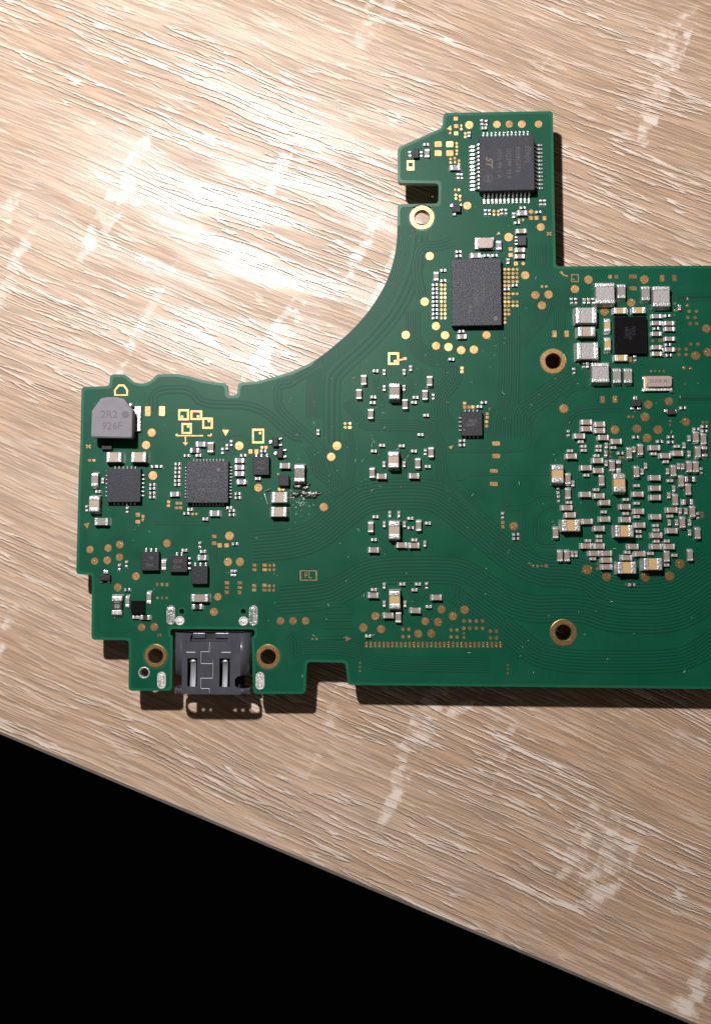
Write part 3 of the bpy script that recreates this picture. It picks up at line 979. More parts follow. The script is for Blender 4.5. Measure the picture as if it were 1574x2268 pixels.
CH = dict(
    A="185 435 v r|285 437 v r|335 430 v s 20 11 grey|328 352 h r|700 265 v c|812 160 v r|850 165 v r|832 210 h c|580 555 h V 22 12|"
      "605 630 v r|637 630 v r|842 945 v r|878 945 v r|985 940 v r|1022 940 v r|1165 950 h V 21 12|1090 970 v c|1170 905 h r|1307 942 h r|"
      "1325 860 v r|1360 860 v r|1120 1035 h r",
    B="960 170 v V 21 12|760 258 h V 22 12|852 258 h r|925 258 h r|610 225 h r|610 262 h r|478 388 h r|478 478 h r|413 440 v s 20 11|"
      "1100 518 h r|1030 553 h r|1040 308 v c|1157 45 h s 22 10.5|1147 210 h s 22 10.5|1145 265 h s 22 10.5|635 920 h r|640 965 h s 20 11|548 1163 h c",
    C="692 290 v G|930 310 v G|350 685 h T 38 22 beige|680 480 h Y|865 475 h Y|552 625 v Y|555 810 v Y|690 945 h Y|"
      "200 385 v r|243 385 v r|325 385 v c|368 385 v c|412 385 v r|1262 450 v c|315 1015 v r|355 1015 v c|223 1075 v r|"
      "1040 535 h s 22 9.5 violet|1145 530 h r|1040 603 h s|1165 603 h s|1035 655 h r|1170 660 h s|1040 708 h s|1170 757 h s|1150 815 h r|"
      "1040 840 h s|1170 862 h s|1045 905 h s|1160 918 h r|825 950 v r",
    D="648 145 v G|757 145 v G|1298 460 h r|835 748 h r|1070 790 h r|1178 745 h r|1178 797 h r|1430 668 h r|1510 642 h r|1510 687 h r|"
      "168 710 v r|292 793 h c|320 838 h c|323 878 h c|468 838 h c|468 878 h c|543 830 v c|613 850 h c|188 882 h c|447 930 h c|538 910 v c|"
      "683 905 h r|815 870 v c|1010 912 h c|1130 990 h c|1240 838 h c|1308 830 v c|1357 760 v c|1357 912 v c|540 1005 v c|665 1030 v R 22 10|"
      "930 1032 v c|1255 1035 v c|1295 1038 v c|1145 1085 v c|1475 1080 v r|"
      "350 600 h C|350 665 h C|478 620 h C|478 683 h C|280 737 h C|515 752 h C|643 790 h C|200 935 h C|460 978 h C|345 1050 h C|465 1077 h C|"
      "768 905 v C|878 872 v C|1020 852 h C|1125 930 h C|1247 907 h C|1425 745 v C|1500 765 v C|1445 895 v C|1510 890 v R|600 1028 v C|"
      "840 1090 v C|1205 1080 v C|1360 1040 v C|1425 1040 v C|895 1090 v c",
    E="218 120 v B|765 200 v B|335 575 h B|808 625 h B|830 950 h B|1060 918 h B|"
      "308 162 v C|605 175 v C|308 292 v C|1080 153 h C|1083 245 h C|1083 328 h C|463 300 h C|585 313 h C|930 298 h C|635 373 h C|815 410 h C|"
      "935 450 h C|300 418 h C|330 482 h C|635 520 h C|818 523 h C|480 540 h C|945 572 h C|1085 498 h C|585 602 h C|198 640 v C|1095 662 h C|"
      "1230 438 h C|1230 622 h C|1258 348 v C|1310 182 v C|1372 255 v C|1410 452 v C|1322 548 v C|1455 645 v C|470 757 h C|585 758 h C|"
      "885 762 h C|1090 762 h C|1205 762 h C|540 822 h C|650 822 h C|650 882 h C|652 942 h C|945 825 h C|828 860 h C|238 845 v C|300 845 v C|"
      "1183 848 v C|1390 840 v C|352 205 v c|473 130 h c|220 265 v r|225 340 v r|320 370 h c|560 258 h c|918 222 h c|822 345 h c|918 378 h c|"
      "627 455 h c|820 470 h c|918 497 h c|932 627 h c|935 672 h c|1085 575 h c|1090 615 h c|1213 178 h c|1245 250 v c|1200 310 v c|"
      "1213 492 h c|1300 445 v c|1352 450 v c|1205 550 v c|1268 550 v c|1385 550 v c|1385 640 v c|585 672 h c|585 710 h c|488 710 h c|"
      "1093 715 h c|1183 713 h c|835 812 h c|1042 823 h c|1250 838 h c|530 870 h c|345 830 v c|380 830 v c|1178 925 h c|875 1100 h r|"
      "1388 165 h R|1368 368 h R|1455 490 v r",
    F="485 1010 h T|772 1010 h T",
    G="262 225 v G 29 16 grey|255 505 v T 35 24 beige|340 710 h G 31 16.5 grey|355 235 v c|300 360 h c|168 560 v r|640 575 v r|950 70 h r|1010 70 h r|"
      "930 280 h r|930 325 h r|930 378 h r|930 425 h r|1225 40 h r|1225 90 h r|1222 137 h r|1222 185 h r|1218 235 h r|1218 280 h r|"
      "1190 390 h V 20 11|1370 570 h c|1325 615 h r|1548 680 h c",
    H="548 298 v r|630 262 v r|1065 270 v R 22 11 grey|1305 100 h c|1485 40 v r|1520 115 h c|1510 185 h V 20 12|640 560 h r|643 700 v R 24 9 grey|"
      "893 655 v R 25 10.5 grey|733 878 h c|850 880 h R 21 10",
    I="165 635 h r|252 578 h R 20 11|318 510 h V 22 12|425 545 v C 22 13|295 632 h c|555 585 v r|602 540 v c|650 500 v r|780 632 h r|740 688 h V|"
      "740 762 h V|740 832 h V|762 922 h V|720 1050 h r|720 1093 h r|1000 585 h r|940 885 h c|470 1265 h V 22 13|630 1205 h c|655 1235 h r|"
      "655 1280 h r|1235 745 h C 22 12.5|1175 1090 h T 36 24 beige|1168 1248 h T 36 22 beige",
    J="690 270 h r|308 285 v r|658 590 v r|690 590 v r|307 860 h G 38 17 tan|280 955 h R 22 11",
    L="950 425 v B 36 24 tan|940 1172 v B 36 24 beige|615 300 v C 21 12|563 455 v C 21 12|692 672 v C 21 12|1332 312 v C 21 12|1282 465 v C 21 12|"
      "1065 565 v C 21 12|707 1315 v C 21 12|812 1353 h C 21 12|1165 1348 h C 21 12|1203 1212 v C 21 12|1348 1092 v C 21 12|"
      "745 203 h c|838 218 v c|1055 215 v c|1125 175 v c|838 392 v c|1055 388 v c|720 488 h c|713 550 h c|1180 492 h c|1163 547 h c|"
      "1373 485 v r|1295 687 h c|118 872 v c|1235 897 h c|815 1015 h c|728 1077 h c|1030 1020 h c|1163 1077 h c|1285 1090 v r|835 1222 v c|"
      "1055 1222 v c|1313 1245 h c",
    M="948 465 v B 39 24.5 beige|952 1225 v B 39 24.5 yellow|692 430 v C 22 12|725 680 h C 22 12|1028 627 h C 22 12|1165 630 h C 22 12|1213 415 v C 22 12|"
      "720 1175 h C 22 12|885 1395 h C 22 12|993 1415 v C 21 12|1178 1340 h C 22 12|1408 1198 h C 22 12|745 318 h c|838 402 v c|898 290 v c|997 290 v c|"
      "1058 402 v c|1125 335 h c|1127 437 h r|1315 387 h c|727 567 h c|1168 570 h c|1280 615 v c|728 1112 h c|838 1072 v c|1037 1052 h c|"
      "1208 1052 h c|1300 1072 v r|1170 1115 h c|838 1270 v c|1065 1272 v c|1325 1297 h c",
    N="530 512 h c",
    O="583 583 h r|530 632 h c|330 1028 h r|330 1078 h r",
    P="590 325 v r|745 545 h r|745 593 h r")
for r, s in CH.items():
    for item in s.split('|'):
        f = item.split()
        L_ = float(f[4]) if len(f) > 4 else None
        W_ = float(f[5]) if len(f) > 5 else None
        chip(r, float(f[0]), float(f[1]), f[2], f[3], L_, W_, f[6] if len(f) > 6 else None)
for k in range(9):
    chip('B', 405, 515 + 36 * k, 'h', 'r')
# large silver-grey blocks round the black power chip
for r, x, y, o, L_, W_ in (('C', 532, 308, 'v', 47, 42), ('C', 1085, 340, 'v', 46, 37), ('C', 345, 525, 'h', 46, 36),
                           ('C', 358, 876, 'h', 47, 38), ('D', 485, 112, 'v', 44, 38)):
    chip(r, x, y, o, 'S', L_, W_)
# the scorched component above the burn mark
burnt = chip('I', 1392, 830, 'v', 'G', 38, 24, 'burnt', 'scorched_component', 0.9)
burnt['label'] = 'scorched silver component with burnt solder below it'

# ------------------------------------------------------------------ black resistor marked 05
u, v = P('H', 520, 742)
shunt = chip('H', 520, 742, 'v', 'R', 42, 24, 'black', 'current_sense_resistor', 0.55)
shunt['label'] = 'black resistor with white marking 05 near the board corner'
h = 0.00055
marking(shunt, '05', u + 0.5, v + 1, 8.5, 0, h, 'print_white', bold=0.01)
# the part stands turned by a quarter, so its lettering is turned back in the part's own frame
for ch in shunt.children:
    if ch.name.startswith('marking'):
        q = Matrix.Rotation(-shunt.rotation_euler.z, 4, 'Z') @ Vector((ch.location.x, ch.location.y, 0))
        ch.location = (q.x, q.y, h + 0.000004)
        ch.rotation_euler = (0, 0, math.pi - shunt.rotation_euler.z)
bm = bmesh.new()
add_box(bm, -6 * PX, 6 * PX, -0.5 * PX, 0.5 * PX, 0, 0.000008)
bar = ob('marking_bar', bm_mesh(bm, 'marking_bar'), 'print_white', shunt, (0, 0, h + 0.000003))
q = Matrix.Rotation(-shunt.rotation_euler.z, 4, 'Z') @ Vector((0, 7.6 * PX, 0))
bar.location = (q.x, q.y, h + 0.000003)
bar.rotation_euler = (0, 0, -shunt.rotation_euler.z)


# ------------------------------------------------------------------ chips
def chip_body(name, u0, v0, u1, v1, hmm, mat, bevel=0.05, chamfer=None, label=None, seg=2):
    """Moulded package; (u0, v0)-(u1, v1) is its top face in the photo."""
    z = ZB + hmm / 1000
    a, b = at(u0, v0, z), at(u1, v1, z)
    c = (a + b) / 2
    W, H = abs(b.x - a.x), abs(a.y - b.y)
    bm = bmesh.new()
    h = hmm / 1000
    add_box(bm, -W / 2, W / 2, -H / 2, H / 2, 0.00003, h, bevel / 1000, seg)
    o = ob(name, bm_mesh(bm, name), mat, board, (c.x, c.y, ZP))
    if label:
        o['label'] = label
    o['_wh'] = (W, H)
    return o


def lead_block(parent, u, v, w, h, zmm, name='pin', mat='solder', bevel=0.25):
    p = at(u, v, ZB + zmm / 1000) - Vector((parent.location.x, parent.location.y, 0))
    key = ('lead', round(w * 4), round(h * 4), zmm, mat)
    if key not in cache:
        bm = bmesh.new()
        W, H = w * PX, h * PX
        add_box(bm, -W / 2, W / 2, -H / 2, H / 2, 0, zmm / 1000, min(W, H, zmm / 1000) * bevel, 2)
        cache[key] = bm_mesh(bm, name)
    return ob(name, cache[key], mat, parent, (p.x, p.y, 0), random.gauss(0, .03))


# 48-lead package with gull-wing pins
lq = chip_body('integrated_circuit', 1060.5, 303, 1184, 421, 1.45, 'epoxy', 0.11, label='square 48-pin chip with gull-wing pins in the narrow board arm')
W, H = lq['_wh']
bm = bmesh.new()
pw = 3.9 * PX
prof = [(-0.0003, 0.00072), (0.00012, 0.00072), (0.00030, 0.00064), (0.00052, 0.00020), (0.00066, 0.00010), (0.00118, 0.00007)]
th = 0.00015
n = len(prof)
rows = []
for s in (-1, 1):
    rows.append([bm.verts.new((x, s * pw / 2, z + th / 2)) for x, z in prof])
    rows.append([bm.verts.new((x, s * pw / 2, z - th / 2)) for x, z in prof])
for k in range(n - 1):
    bm.faces.new((rows[0][k], rows[2][k], rows[2][k + 1], rows[0][k + 1]))
    bm.faces.new((rows[0][k], rows[0][k + 1], rows[1][k + 1], rows[1][k]))
    bm.faces.new((rows[2][k], rows[3][k], rows[3][k + 1], rows[2][k + 1]))
bm.faces.new((rows[0][-1], rows[2][-1], rows[3][-1], rows[1][-1]))
# solder heel in front of the foot
bx = bmesh.ops.create_icosphere(bm, subdivisions=1, radius=0.00013)
for vv in bx['verts']:
    vv.co = Vector((vv.co.x * 1.7 + 0.00116, vv.co.y * 1.05, max(0, vv.co.z * 0.7 + 0.00005)))
bmesh.ops.recalc_face_normals(bm, faces=bm.faces)
pin = bm_mesh(bm, 'pin')
pitch = 9.05 * PX
for side in range(4):
    a = side * math.pi / 2
    dist = (W if side % 2 == 0 else H) / 2
    for k in range(12):
        off = (k - 5.5) * pitch
        loc = Matrix.Rotation(a, 4, 'Z') @ Vector((dist - 0.00008, off, 0))
        ob('pin', pin, 'solder', lq, loc, a + random.gauss(0, .012))
bm = bmesh.new()
rr = 10.5 * PX
prism(bm, [(rr * math.cos(2 * math.pi * k / 24), rr * math.sin(2 * math.pi * k / 24)) for k in range(24)], 0, 0.000006, 0.96)
p = at(1079, 322, ZB + 0.00145) - lq.location
ob('pin_one_dimple', bm_mesh(bm, 'pin_one_dimple'), 'epoxy_dark', lq, (p.x, p.y, 0.00145))
for txt, u, v, s, m in (('STM32', 1166, 342, 10, 'print_faint'), ('F038C6T6', 1146, 354, 10, 'print_faint'), ('GQ29F  U 0', 1126, 362, 10, 'print_faint'),
                        ('MYS 99 1 A', 1105, 363, 10, 'print_faint')):
    marking(lq, txt, u, v, s, -90, 1.45e-3, m)
marking(lq, 'ST', 1082, 358, 15, -90, 1.45e-3, 'print_gold', 0.35, 0.03)
marking(lq, 'e4', 1081, 396, 10, -90, 1.45e-3, 'print_faint')
bm = bmesh.new()
ring = [[bm.verts.new((r_ * PX * math.cos(2 * math.pi * k / 28), r_ * PX * math.sin(2 * math.pi * k / 28), 0)) for k in range(28)] for r_ in (9.4, 8.4)]
for k in range(28):
    bm.faces.new((ring[0][k], ring[0][(k + 1) % 28], ring[1][(k + 1) % 28], ring[1][k]))
p = at(1081, 396, ZB + 0.00145) - lq.location
ob('marking_ring', bm_mesh(bm, 'marking_ring'), 'print_faint', lq, (p.x, p.y, 0.001456))

# large grainy chip without visible pins
bga = chip_body('integrated_circuit', 999, 574, 1110.5, 720, 1.05, 'epoxy_sparkle', 0.05, label='large grainy dark chip in the middle of the board arm')
for txt, u, v, s in (('CYP 98354', 1068, 640, 9), ('SKUJBRG', 1054, 655, 9), ('866', 1041, 684, 8)):
    marking(bga, txt, u, v, s, -90, 1.05e-3, 'print_faint')
bm = bmesh.new()
rr = 5 * PX
prism(bm, [(rr * math.cos(2 * math.pi * k / 20), rr * math.sin(2 * math.pi * k / 20)) for k in range(20)], 0, 0.000006, 0.96)
p = at(1097, 705, ZB + 0.00105) - bga.location
ob('orientation_dot', bm_mesh(bm, 'orientation_dot'), 'print', bga, (p.x, p.y, 0.00105))

# flat chips with pads along the edges
def edge_pins(parent, side, n, pitch_px, out_px, w=4.0, ln=6.0, z=0.22, start=None):
    W, H = parent['_wh']
    for k in range(n):
        off = (k - (n - 1) / 2) * pitch_px * PX if start is None else start * PX + k * pitch_px * PX
        key = ('edgepin', w, ln, z)
        if key not in cache:
            bm = bmesh.new()
            add_box(bm, -ln * PX / 2, ln * PX / 2, -w * PX / 2, w * PX / 2, 0, z / 1000, z / 1000 * .35, 2)
            cache[key] = bm_mesh(bm, 'pin')
        a = {'r': 0, 't': math.pi / 2, 'l': math.pi, 'b': -math.pi / 2}[side]
        d = (W if side in 'rl' else H) / 2 + out_px * PX
        loc = Matrix.Rotation(a, 4, 'Z') @ Vector((d, off, 0))
        ob('pin', cache[key], 'solder', parent, loc, a)


qa = chip_body('integrated_circuit', 237.5, 1038, 310.5, 1111.5, 0.85, 'epoxy', 0.03, label='plain square grey chip below the big coil at the left edge')
for s in 'rtlb':
    edge_pins(qa, s, 6, 9.2, 2.6, 4, 8)
qb = chip_body('integrated_circuit', 413.5, 1021.5, 505, 1113.5, 0.9, 'epoxy_sparkle', 0.05, label='square grainy chip with many edge pins at the left centre')
for s in 'rtlb':
    edge_pins(qb, s, 10, 7.4, 2.6, 3.4, 8)
for txt, u, v, s in (('M92T36', 459, 1066, 9), ('926 C12', 459, 1086, 9)):
    marking(qb, txt, u, v, s, 0, 0.9e-3, 'print_faint')
lead = bmesh.new()
rr = 4.2 * PX
prism(lead, [(rr * math.cos(2 * math.pi * k / 20), rr * math.sin(2 * math.pi * k / 20)) for k in range(20)], 0, 0.000006, 0.96)
p = at(484, 1040, ZB + 0.0009) - qb.location
ob('orientation_dot', bm_mesh(lead, 'orientation_dot'), 'print_gold', qb, (p.x, p.y, 0.0009))

pm = chip_body('integrated_circuit', 1358.8, 702, 1432.5, 783, 0.62, 'silicon', 0.02, label='glossy black chip framed by tan capacitors at the upper right')
for txt, u, v, s in (('MAX', 1402, 733, 7), ('77620', 1394, 740, 7), ('HEWJ', 1386, 736, 7)):
    marking(pm, txt, u, v, s, -90, 0.62e-3, 'epoxy_dark')
qo = chip_body('integrated_circuit', 1020.8, 911, 1067.5, 964.8, 0.75, 'epoxy_dark', 0.03, label='small dark chip with white printed letters right of centre')
edge_pins(qo, 'l', 4, 9.2, 2.2, 4, 7)
edge_pins(qo, 't', 4, 9.0, 2.0, 4, 7)
edge_pins(qo, 'b', 4, 9.0, 1.4, 4, 6)
marking(qo, 'ALC', 1047, 932, 8, 0, 0.75e-3, 'print')
marking(qo, '5639', 1041, 941, 7, 0, 0.75e-3, 'print')
bm = bmesh.new()
rr = 1.9 * PX
prism(bm, [(rr * math.cos(2 * math.pi * k / 16), rr * math.sin(2 * math.pi * k / 16)) for k in range(16)], 0, 0.000006, 0.96)
p = at(1027, 952, ZB + 0.00075) - qo.location
ob('orientation_dot', bm_mesh(bm, 'orientation_dot'), 'print', qo, (p.x, p.y, 0.00075))

for (u0, v0, u1, v1), pins, txts, lab in (
        ((312.6, 1221.5, 352, 1264), (('t', 3, 11.3),), (('1B', 334, 1236, 8), ('WK', 332, 1252, 8)), 'black transistor array marked 1B beside its twin'),
        ((375.5, 1230, 414.5, 1267.5), (('r', 3, 11.0), ('t', 2, 11.0)), (('EDK', 396, 1243, 8), ('DA', 393, 1256, 8)), 'black transistor array between its two twins'),
        ((424, 1253, 460, 1294), (('t', 3, 12.0),), (), 'unmarked black transistor array nearest the metal port'),
        ((560, 1011, 596, 1052), (('t', 3, 12.0),), (('A12', 577, 1024, 7), ('PSN', 578, 1038, 7)), 'black transistor array with pins on top, right of the square chip')):
    o = chip_body('integrated_circuit', u0, v0, u1, v1, 0.75, 'epoxy_dark', 0.06, label=lab)
    for s, n_, pt in pins:
        edge_pins(o, s, n_, pt, 2.4, 6.0, 9.0, 0.3)
    for t_, uu, vv, ss in txts:
        marking(o, t_, uu, vv, ss, 0, 0.75e-3, 'print_faint')
o = chip_body('integrated_circuit', 290.5, 1330.5, 319.5, 1358.5, 0.6, 'silicon', 0.03, label='small plain glossy black chip beside the marked resistor')
o = chip_body('integrated_circuit', 617, 1052.5, 639.5, 1075.5, 0.7, 'epoxy_dark', 0.03, label='tiny black chip beside the scorched component')


# three-lead transistors
def sot(r, x0, y0, x1, y1, hmm, leads, name='transistor', mat='epoxy_dark'):
    u0, v0 = P(r, x0, y0)
    u1, v1 = P(r, x1, y1)
    o = chip_body(name, u0, v0, u1, v1, hmm, mat, 0.06)
    for lx, ly, lw, lh in leads:
        uu, vv = P(r, lx, ly)
        s = REG[r][2]
        lead_block(o, uu, vv, lw / s, lh / s, 0.26, 'lead', 'solder', 0.35)
    return o


sot('A', 215, 388, 265, 470, 0.5, ())
sot('A', 555, 882, 628, 942, 0.55, ((550, 885, 30, 34), (630, 880, 22, 28), (573, 958, 34, 34)))
sot('B', 1118, 85, 1200, 170, 0.6, ((1112, 100, 24, 20), (1112, 128, 24, 20), (1112, 158, 24, 20)), 'diode', 'black')
sot('D', 792, 385, 884, 445, 0.55, ((830, 362, 44, 42), (800, 465, 40, 28), (866, 466, 40, 28)))
sot('D', 1140, 474, 1222, 524, 0.5, ((1130, 490, 40, 34), (1228, 494, 24, 40)), 'diode', 'black')
sot('H', 320, 385, 442, 452, 0.55, ((390, 352, 62, 46), (340, 466, 30, 26), (425, 466, 26, 26)))
sot('I', 1098, 435, 1160, 535, 0.55, ((1078, 486, 40, 42), (1186, 450, 40, 26), (1186, 520, 40, 28)))
sot('I', 1148, 560, 1210, 658, 0.55, ((1130, 612, 38, 42), (1232, 576, 40, 28), (1236, 648, 40, 30)))

# ------------------------------------------------------------------ quartz crystals: base, rounded metal lid
def crystal(r, base, lid, hb, hl, lab, rim):
    o = chip_body('crystal_oscillator', *P(r, *base[:2]), *P(r, *base[2:]), hb, 'solder_dull' if rim else 'tin', 0.04, label=lab)
    u0, v0 = P(r, *lid[:2]); u1, v1 = P(r, *lid[2:])
    z = ZB + hl / 1000
    a, b = at(u0, v0, z), at(u1, v1, z)
    c = (a + b) / 2 - o.location
    W, H = abs(b.x - a.x), abs(a.y - b.y)
    pts = round_poly([(-W / 2, -H / 2), (W / 2, -H / 2), (W / 2, H / 2), (-W / 2, H / 2)], 0.00028, 5)
    if rim:
        bm = bmesh.new()
        prism(bm, [(x * 1.05 - 0.00008, y * 1.10) for x, y in pts], hb / 1000 - 0.00001, hb / 1000 + 0.00016, 0.985)
        ob('gold_rim', bm_mesh(bm, 'gold_rim'), 'lidgold', o, (c.x, c.y, 0))
    bm = bmesh.new()
    prism(bm, pts, hb / 1000 - 0.00002, hl / 1000, 0.965)
    bmesh.ops.bevel(bm, geom=[e for e in bm.edges if all(v.co.z > hl / 1000 - 1e-6 for v in e.verts)], offset=0.00006, segments=2, affect='EDGES')
    ob('metal_lid', bm_mesh(bm, 'metal_lid'), 'lid', o, (c.x, c.y, 0))
    return o


x1 = crystal('D', (908, 160, 1192, 290), (938, 148, 1190, 250), 0.45, 0.85, 'long silver crystal can with engraved digits', True)
marking(x1, '25.000 8C', *P('D', 1062, 196), 7.5, 0, 0.85e-3, 'print_dark')
x2 = crystal('B', (752, 105, 918, 200), (775, 106, 912, 192), 0.4, 0.75, 'small rectangular metal crystal above the grainy chip', False)
for r_, xs, ys in (('B', (768, 908), (112, 196)),):
    for xx in xs:
        for yy in ys:
            uu, vv = P(r_, xx, yy)
            lead_block(x2, uu, vv, 9, 7, 0.3, 'corner_pad', 'solder', 0.3)
for xx, yy in ((915, 165), (912, 285), (1180, 287)):
    uu, vv = P('D', xx, yy)
    lead_block(x1, uu, vv, 8, 9, 0.3, 'corner_pad', 'solder', 0.3)

# ------------------------------------------------------------------ big coil at the left edge
poly = [(330, 330), (400, 312), (520, 312), (600, 330), (640, 385), (700, 460), (694, 770), (680, 785), (240, 777), (220, 757), (230, 470)]
hc = 0.0023
wl = [at(*P('F', *q), ZB + hc) for q in poly]
cc = sum(wl, Vector()) / len(wl)
pts = [((q - cc).x, (q - cc).y) for q in wl][::-1]
bm = bmesh.new()
prism(bm, pts, 0.0011, hc)
bmesh.ops.bevel(bm, geom=[e for e in bm.edges if all(v.co.z > hc - 1e-6 for v in e.verts)], offset=0.00010, segments=3, affect='EDGES')
coil = ob('power_inductor', bm_mesh(bm, 'power_inductor'), 'ferrite', board, (cc.x, cc.y, ZP))
coil['label'] = 'big grey chamfered coil printed 2R2 926F'
bm = bmesh.new()
prism(bm, [(x * 0.86, y * 0.84) for x, y in pts], 0.00002, 0.00112)
ob('core', bm_mesh(bm, 'core'), 'plastic', coil)
marking(coil, '2R2', *P('F', 432, 515), 17, 0, hc, 'print_dark')
marking(coil, '926F', *P('F', 465, 650), 17, 0, hc, 'print_dark')
bm = bmesh.new()
rr = 8.2 * PX
prism(bm, [(rr * math.cos(2 * math.pi * k / 24), rr * math.sin(2 * math.pi * k / 24)) for k in range(24)], 0, 0.000008, 0.97)
p = at(*P('F', 622, 515), ZB + hc) - coil.location
ob('marking_dot', bm_mesh(bm, 'marking_dot'), 'print_dark', coil, (p.x, p.y, hc))
bm = bmesh.new()
add_box(bm, -13 * PX, 13 * PX, -29 * PX, 29 * PX, 0, 0.00035, 0.00008, 2)
p = at(*P('F', 735, 565), ZB + 0.0003) - coil.location
ob('terminal', bm_mesh(bm, 'terminal'), 'solder', coil, (p.x, p.y, 0))
bm = bmesh.new()
add_box(bm, -12 * PX, 12 * PX, -5.5 * PX, 5.5 * PX, 0, 0.0005, 0.00008, 2)
p = at(*P('F', 402, 895), ZB + 0.0005) - coil.location
ob('foot', bm_mesh(bm, 'foot'), 'epoxy_dark', coil, (p.x, p.y, 0))
bm = bmesh.new()
add_box(bm, -4 * PX, 4 * PX, -4 * PX, 4 * PX, 0.0, 0.0013, 0.0001, 1)
p = at(*P('F', 678, 398), ZB + 0.0013) - coil.location
ob('wire_end', bm_mesh(bm, 'wire_end'), 'solder', coil, (p.x, p.y, 0), 0.8)

# ------------------------------------------------------------------ metal port in the board's slot
ZT = ZB + 0.0012                                  # top of the shell
SH = 0.0032                                       # shell height
port_c = at(469.5, 1469, ZT)
port = bpy.data.objects.new('usb_port', None)
C.objects.link(port)
port.parent = board
port.location = (port_c.x, port_c.y, ZB)
port['label'] = 'shiny steel port shell with two spring slots and an interlocking seam'
REGK = (370, 1380, 7.87)


def K7(x, y, z=ZT):
    p = at(REGK[0] + x / 7.87, REGK[1] + y / 7.87, z) - port_c
    return (p.x, p.y)


ztl = ZT - ZB
xl, xr = K7(105, 700)[0], K7(1440, 700)[0]        # outer sides of the shell
yt, yb = K7(700, 172)[1], K7(700, 1243)[1]        # rear and front ends
R = 0.0011                                        # corner radius of the shell profile
fx0, fx1 = xl + R, xr - R
WALL = 0.00022
top_loop = [(fx0, yb), (fx1, yb), K7(1300, 1135), K7(1215, 1125), K7(1180, 1080), K7(1182, 980), K7(1230, 930), K7(1300, 920), (fx1, K7(0, 918)[1]), (fx1, yt), K7(1070, 172), K7(1060, 320), K7(400, 320), K7(420, 180), (fx0, yt)]


def rr_rect(x0, y0, x1, y1, r=0.00006):
    a, b = K7(x0, y0), K7(x1, y1)
    return round_poly([a, (b[0], a[1]), b, (a[0], b[1])], r, 3)


slots = [rr_rect(358, 612, 522, 1105), rr_rect(915, 615, 1092, 1112)]
me = fill_mesh('shell_top', [top_loop] + slots, ztl - WALL, ztl)
shell = ob('shell_top', me, 'steel', port)


def bent_side(sgn, y0, y1, a0=0.0, name='shell_side'):
    """Rounded side of the shell from the flat top round to the flat underside, with thickness."""
    bm = bmesh.new()
    cx = fx1 if sgn > 0 else fx0
    prof = []
    N = 8
    for k in range(N + 1):
        a = math.pi / 2 * k / N
        prof.append((math.sin(a), math.cos(a), 1))
    def ringp(rad):
        out = [(cx + sgn * math.sin(math.pi / 2 * k / N) * rad, ztl - R + math.cos(math.pi / 2 * k / N) * rad) for k in range(N + 1)]
        out += [(cx + sgn * math.sin(math.pi / 2 + math.pi / 2 * k / N) * rad, ztl - SH + R + math.cos(math.pi / 2 + math.pi / 2 * k / N) * rad) for k in range(N + 1)]
        return out
    o_, i_ = ringp(R), ringp(R - WALL)
    k0 = int(a0 * N)
    o_, i_ = o_[k0:], i_[k0:]
    V = [[bm.verts.new((x, y, z)) for x, z in rr_] for rr_ in (o_, i_) for y in (y0, y1)]
    oa, ob_, ia, ib = V
    for k in range(len(o_) - 1):
        bm.faces.new((oa[k], ob_[k], ob_[k + 1], oa[k + 1]))
        bm.faces.new((ia[k], ia[k + 1], ib[k + 1], ib[k]))
        bm.faces.new((oa[k], oa[k + 1], ia[k + 1], ia[k]))
        bm.faces.new((ob_[k], ib[k], ib[k + 1], ob_[k + 1]))
    bmesh.ops.recalc_face_normals(bm, faces=bm.faces)
    me = bm_mesh(bm, name)
    for p_ in me.polygons:
        p_.use_smooth = abs(p_.normal.y) < 0.5
    return ob(name, me, 'steel', port)


yc0, yc1 = K7(0, 1130)[1], K7(0, 905)[1]          # corner cut-outs near the mouth
for sgn in (-1, 1):
    bent_side(sgn, yc1, yt)                        # behind the cut-out
    bent_side(sgn, yb, yc0, 0.0, 'shell_lip')      # lip in front of it
bm = bmesh.new()
add_box(bm, fx0, fx1, yb, yt, ztl - SH, ztl - SH + WALL)
ob('shell_underside', bm_mesh(bm, 'shell_underside'), 'steel', port)
# plastic insert, set back from the mouth
bm = bmesh.new()
add_box(bm, xl + 0.0009, xr - 0.0009, K7(0, 700)[1], yt - 0.0001, ztl - SH + 0.0006, ztl - 0.00055, 0.0001)
ob('insert', bm_mesh(bm, 'insert'), 'plastic', port)
bm = bmesh.new()
add_box(bm, -0.0033, 0.0033, K7(0, 1180)[1], K7(0, 700)[1], ztl - SH / 2 - 0.00035, ztl - SH / 2 + 0.00035, 0.0001)
ob('tongue', bm_mesh(bm, 'tongue'), 'plastic', port)
# rear: two dark tabs and the folded plate between them
for x0, x1 in ((445, 660), (830, 1075)):
    a, b = K7(x0, 176), K7(x1, 268)
    bm = bmesh.new()
    add_box(bm, min(a[0], b[0]), max(a[0], b[0]), b[1], a[1], ztl - 0.00050, ztl - 0.00028, 0.00006, 2)
    ob('rear_tab', bm_mesh(bm, 'rear_tab'), 'steel', port)
a, b = K7(405, 290), K7(1060, 318)
bm = bmesh.new()
add_box(bm, a[0], b[0], b[1], a[1], ztl - 0.0006, ztl - 0.00030, 0.00004, 1)
ob('rear_plate', bm_mesh(bm, 'rear_plate'), 'steel', port)
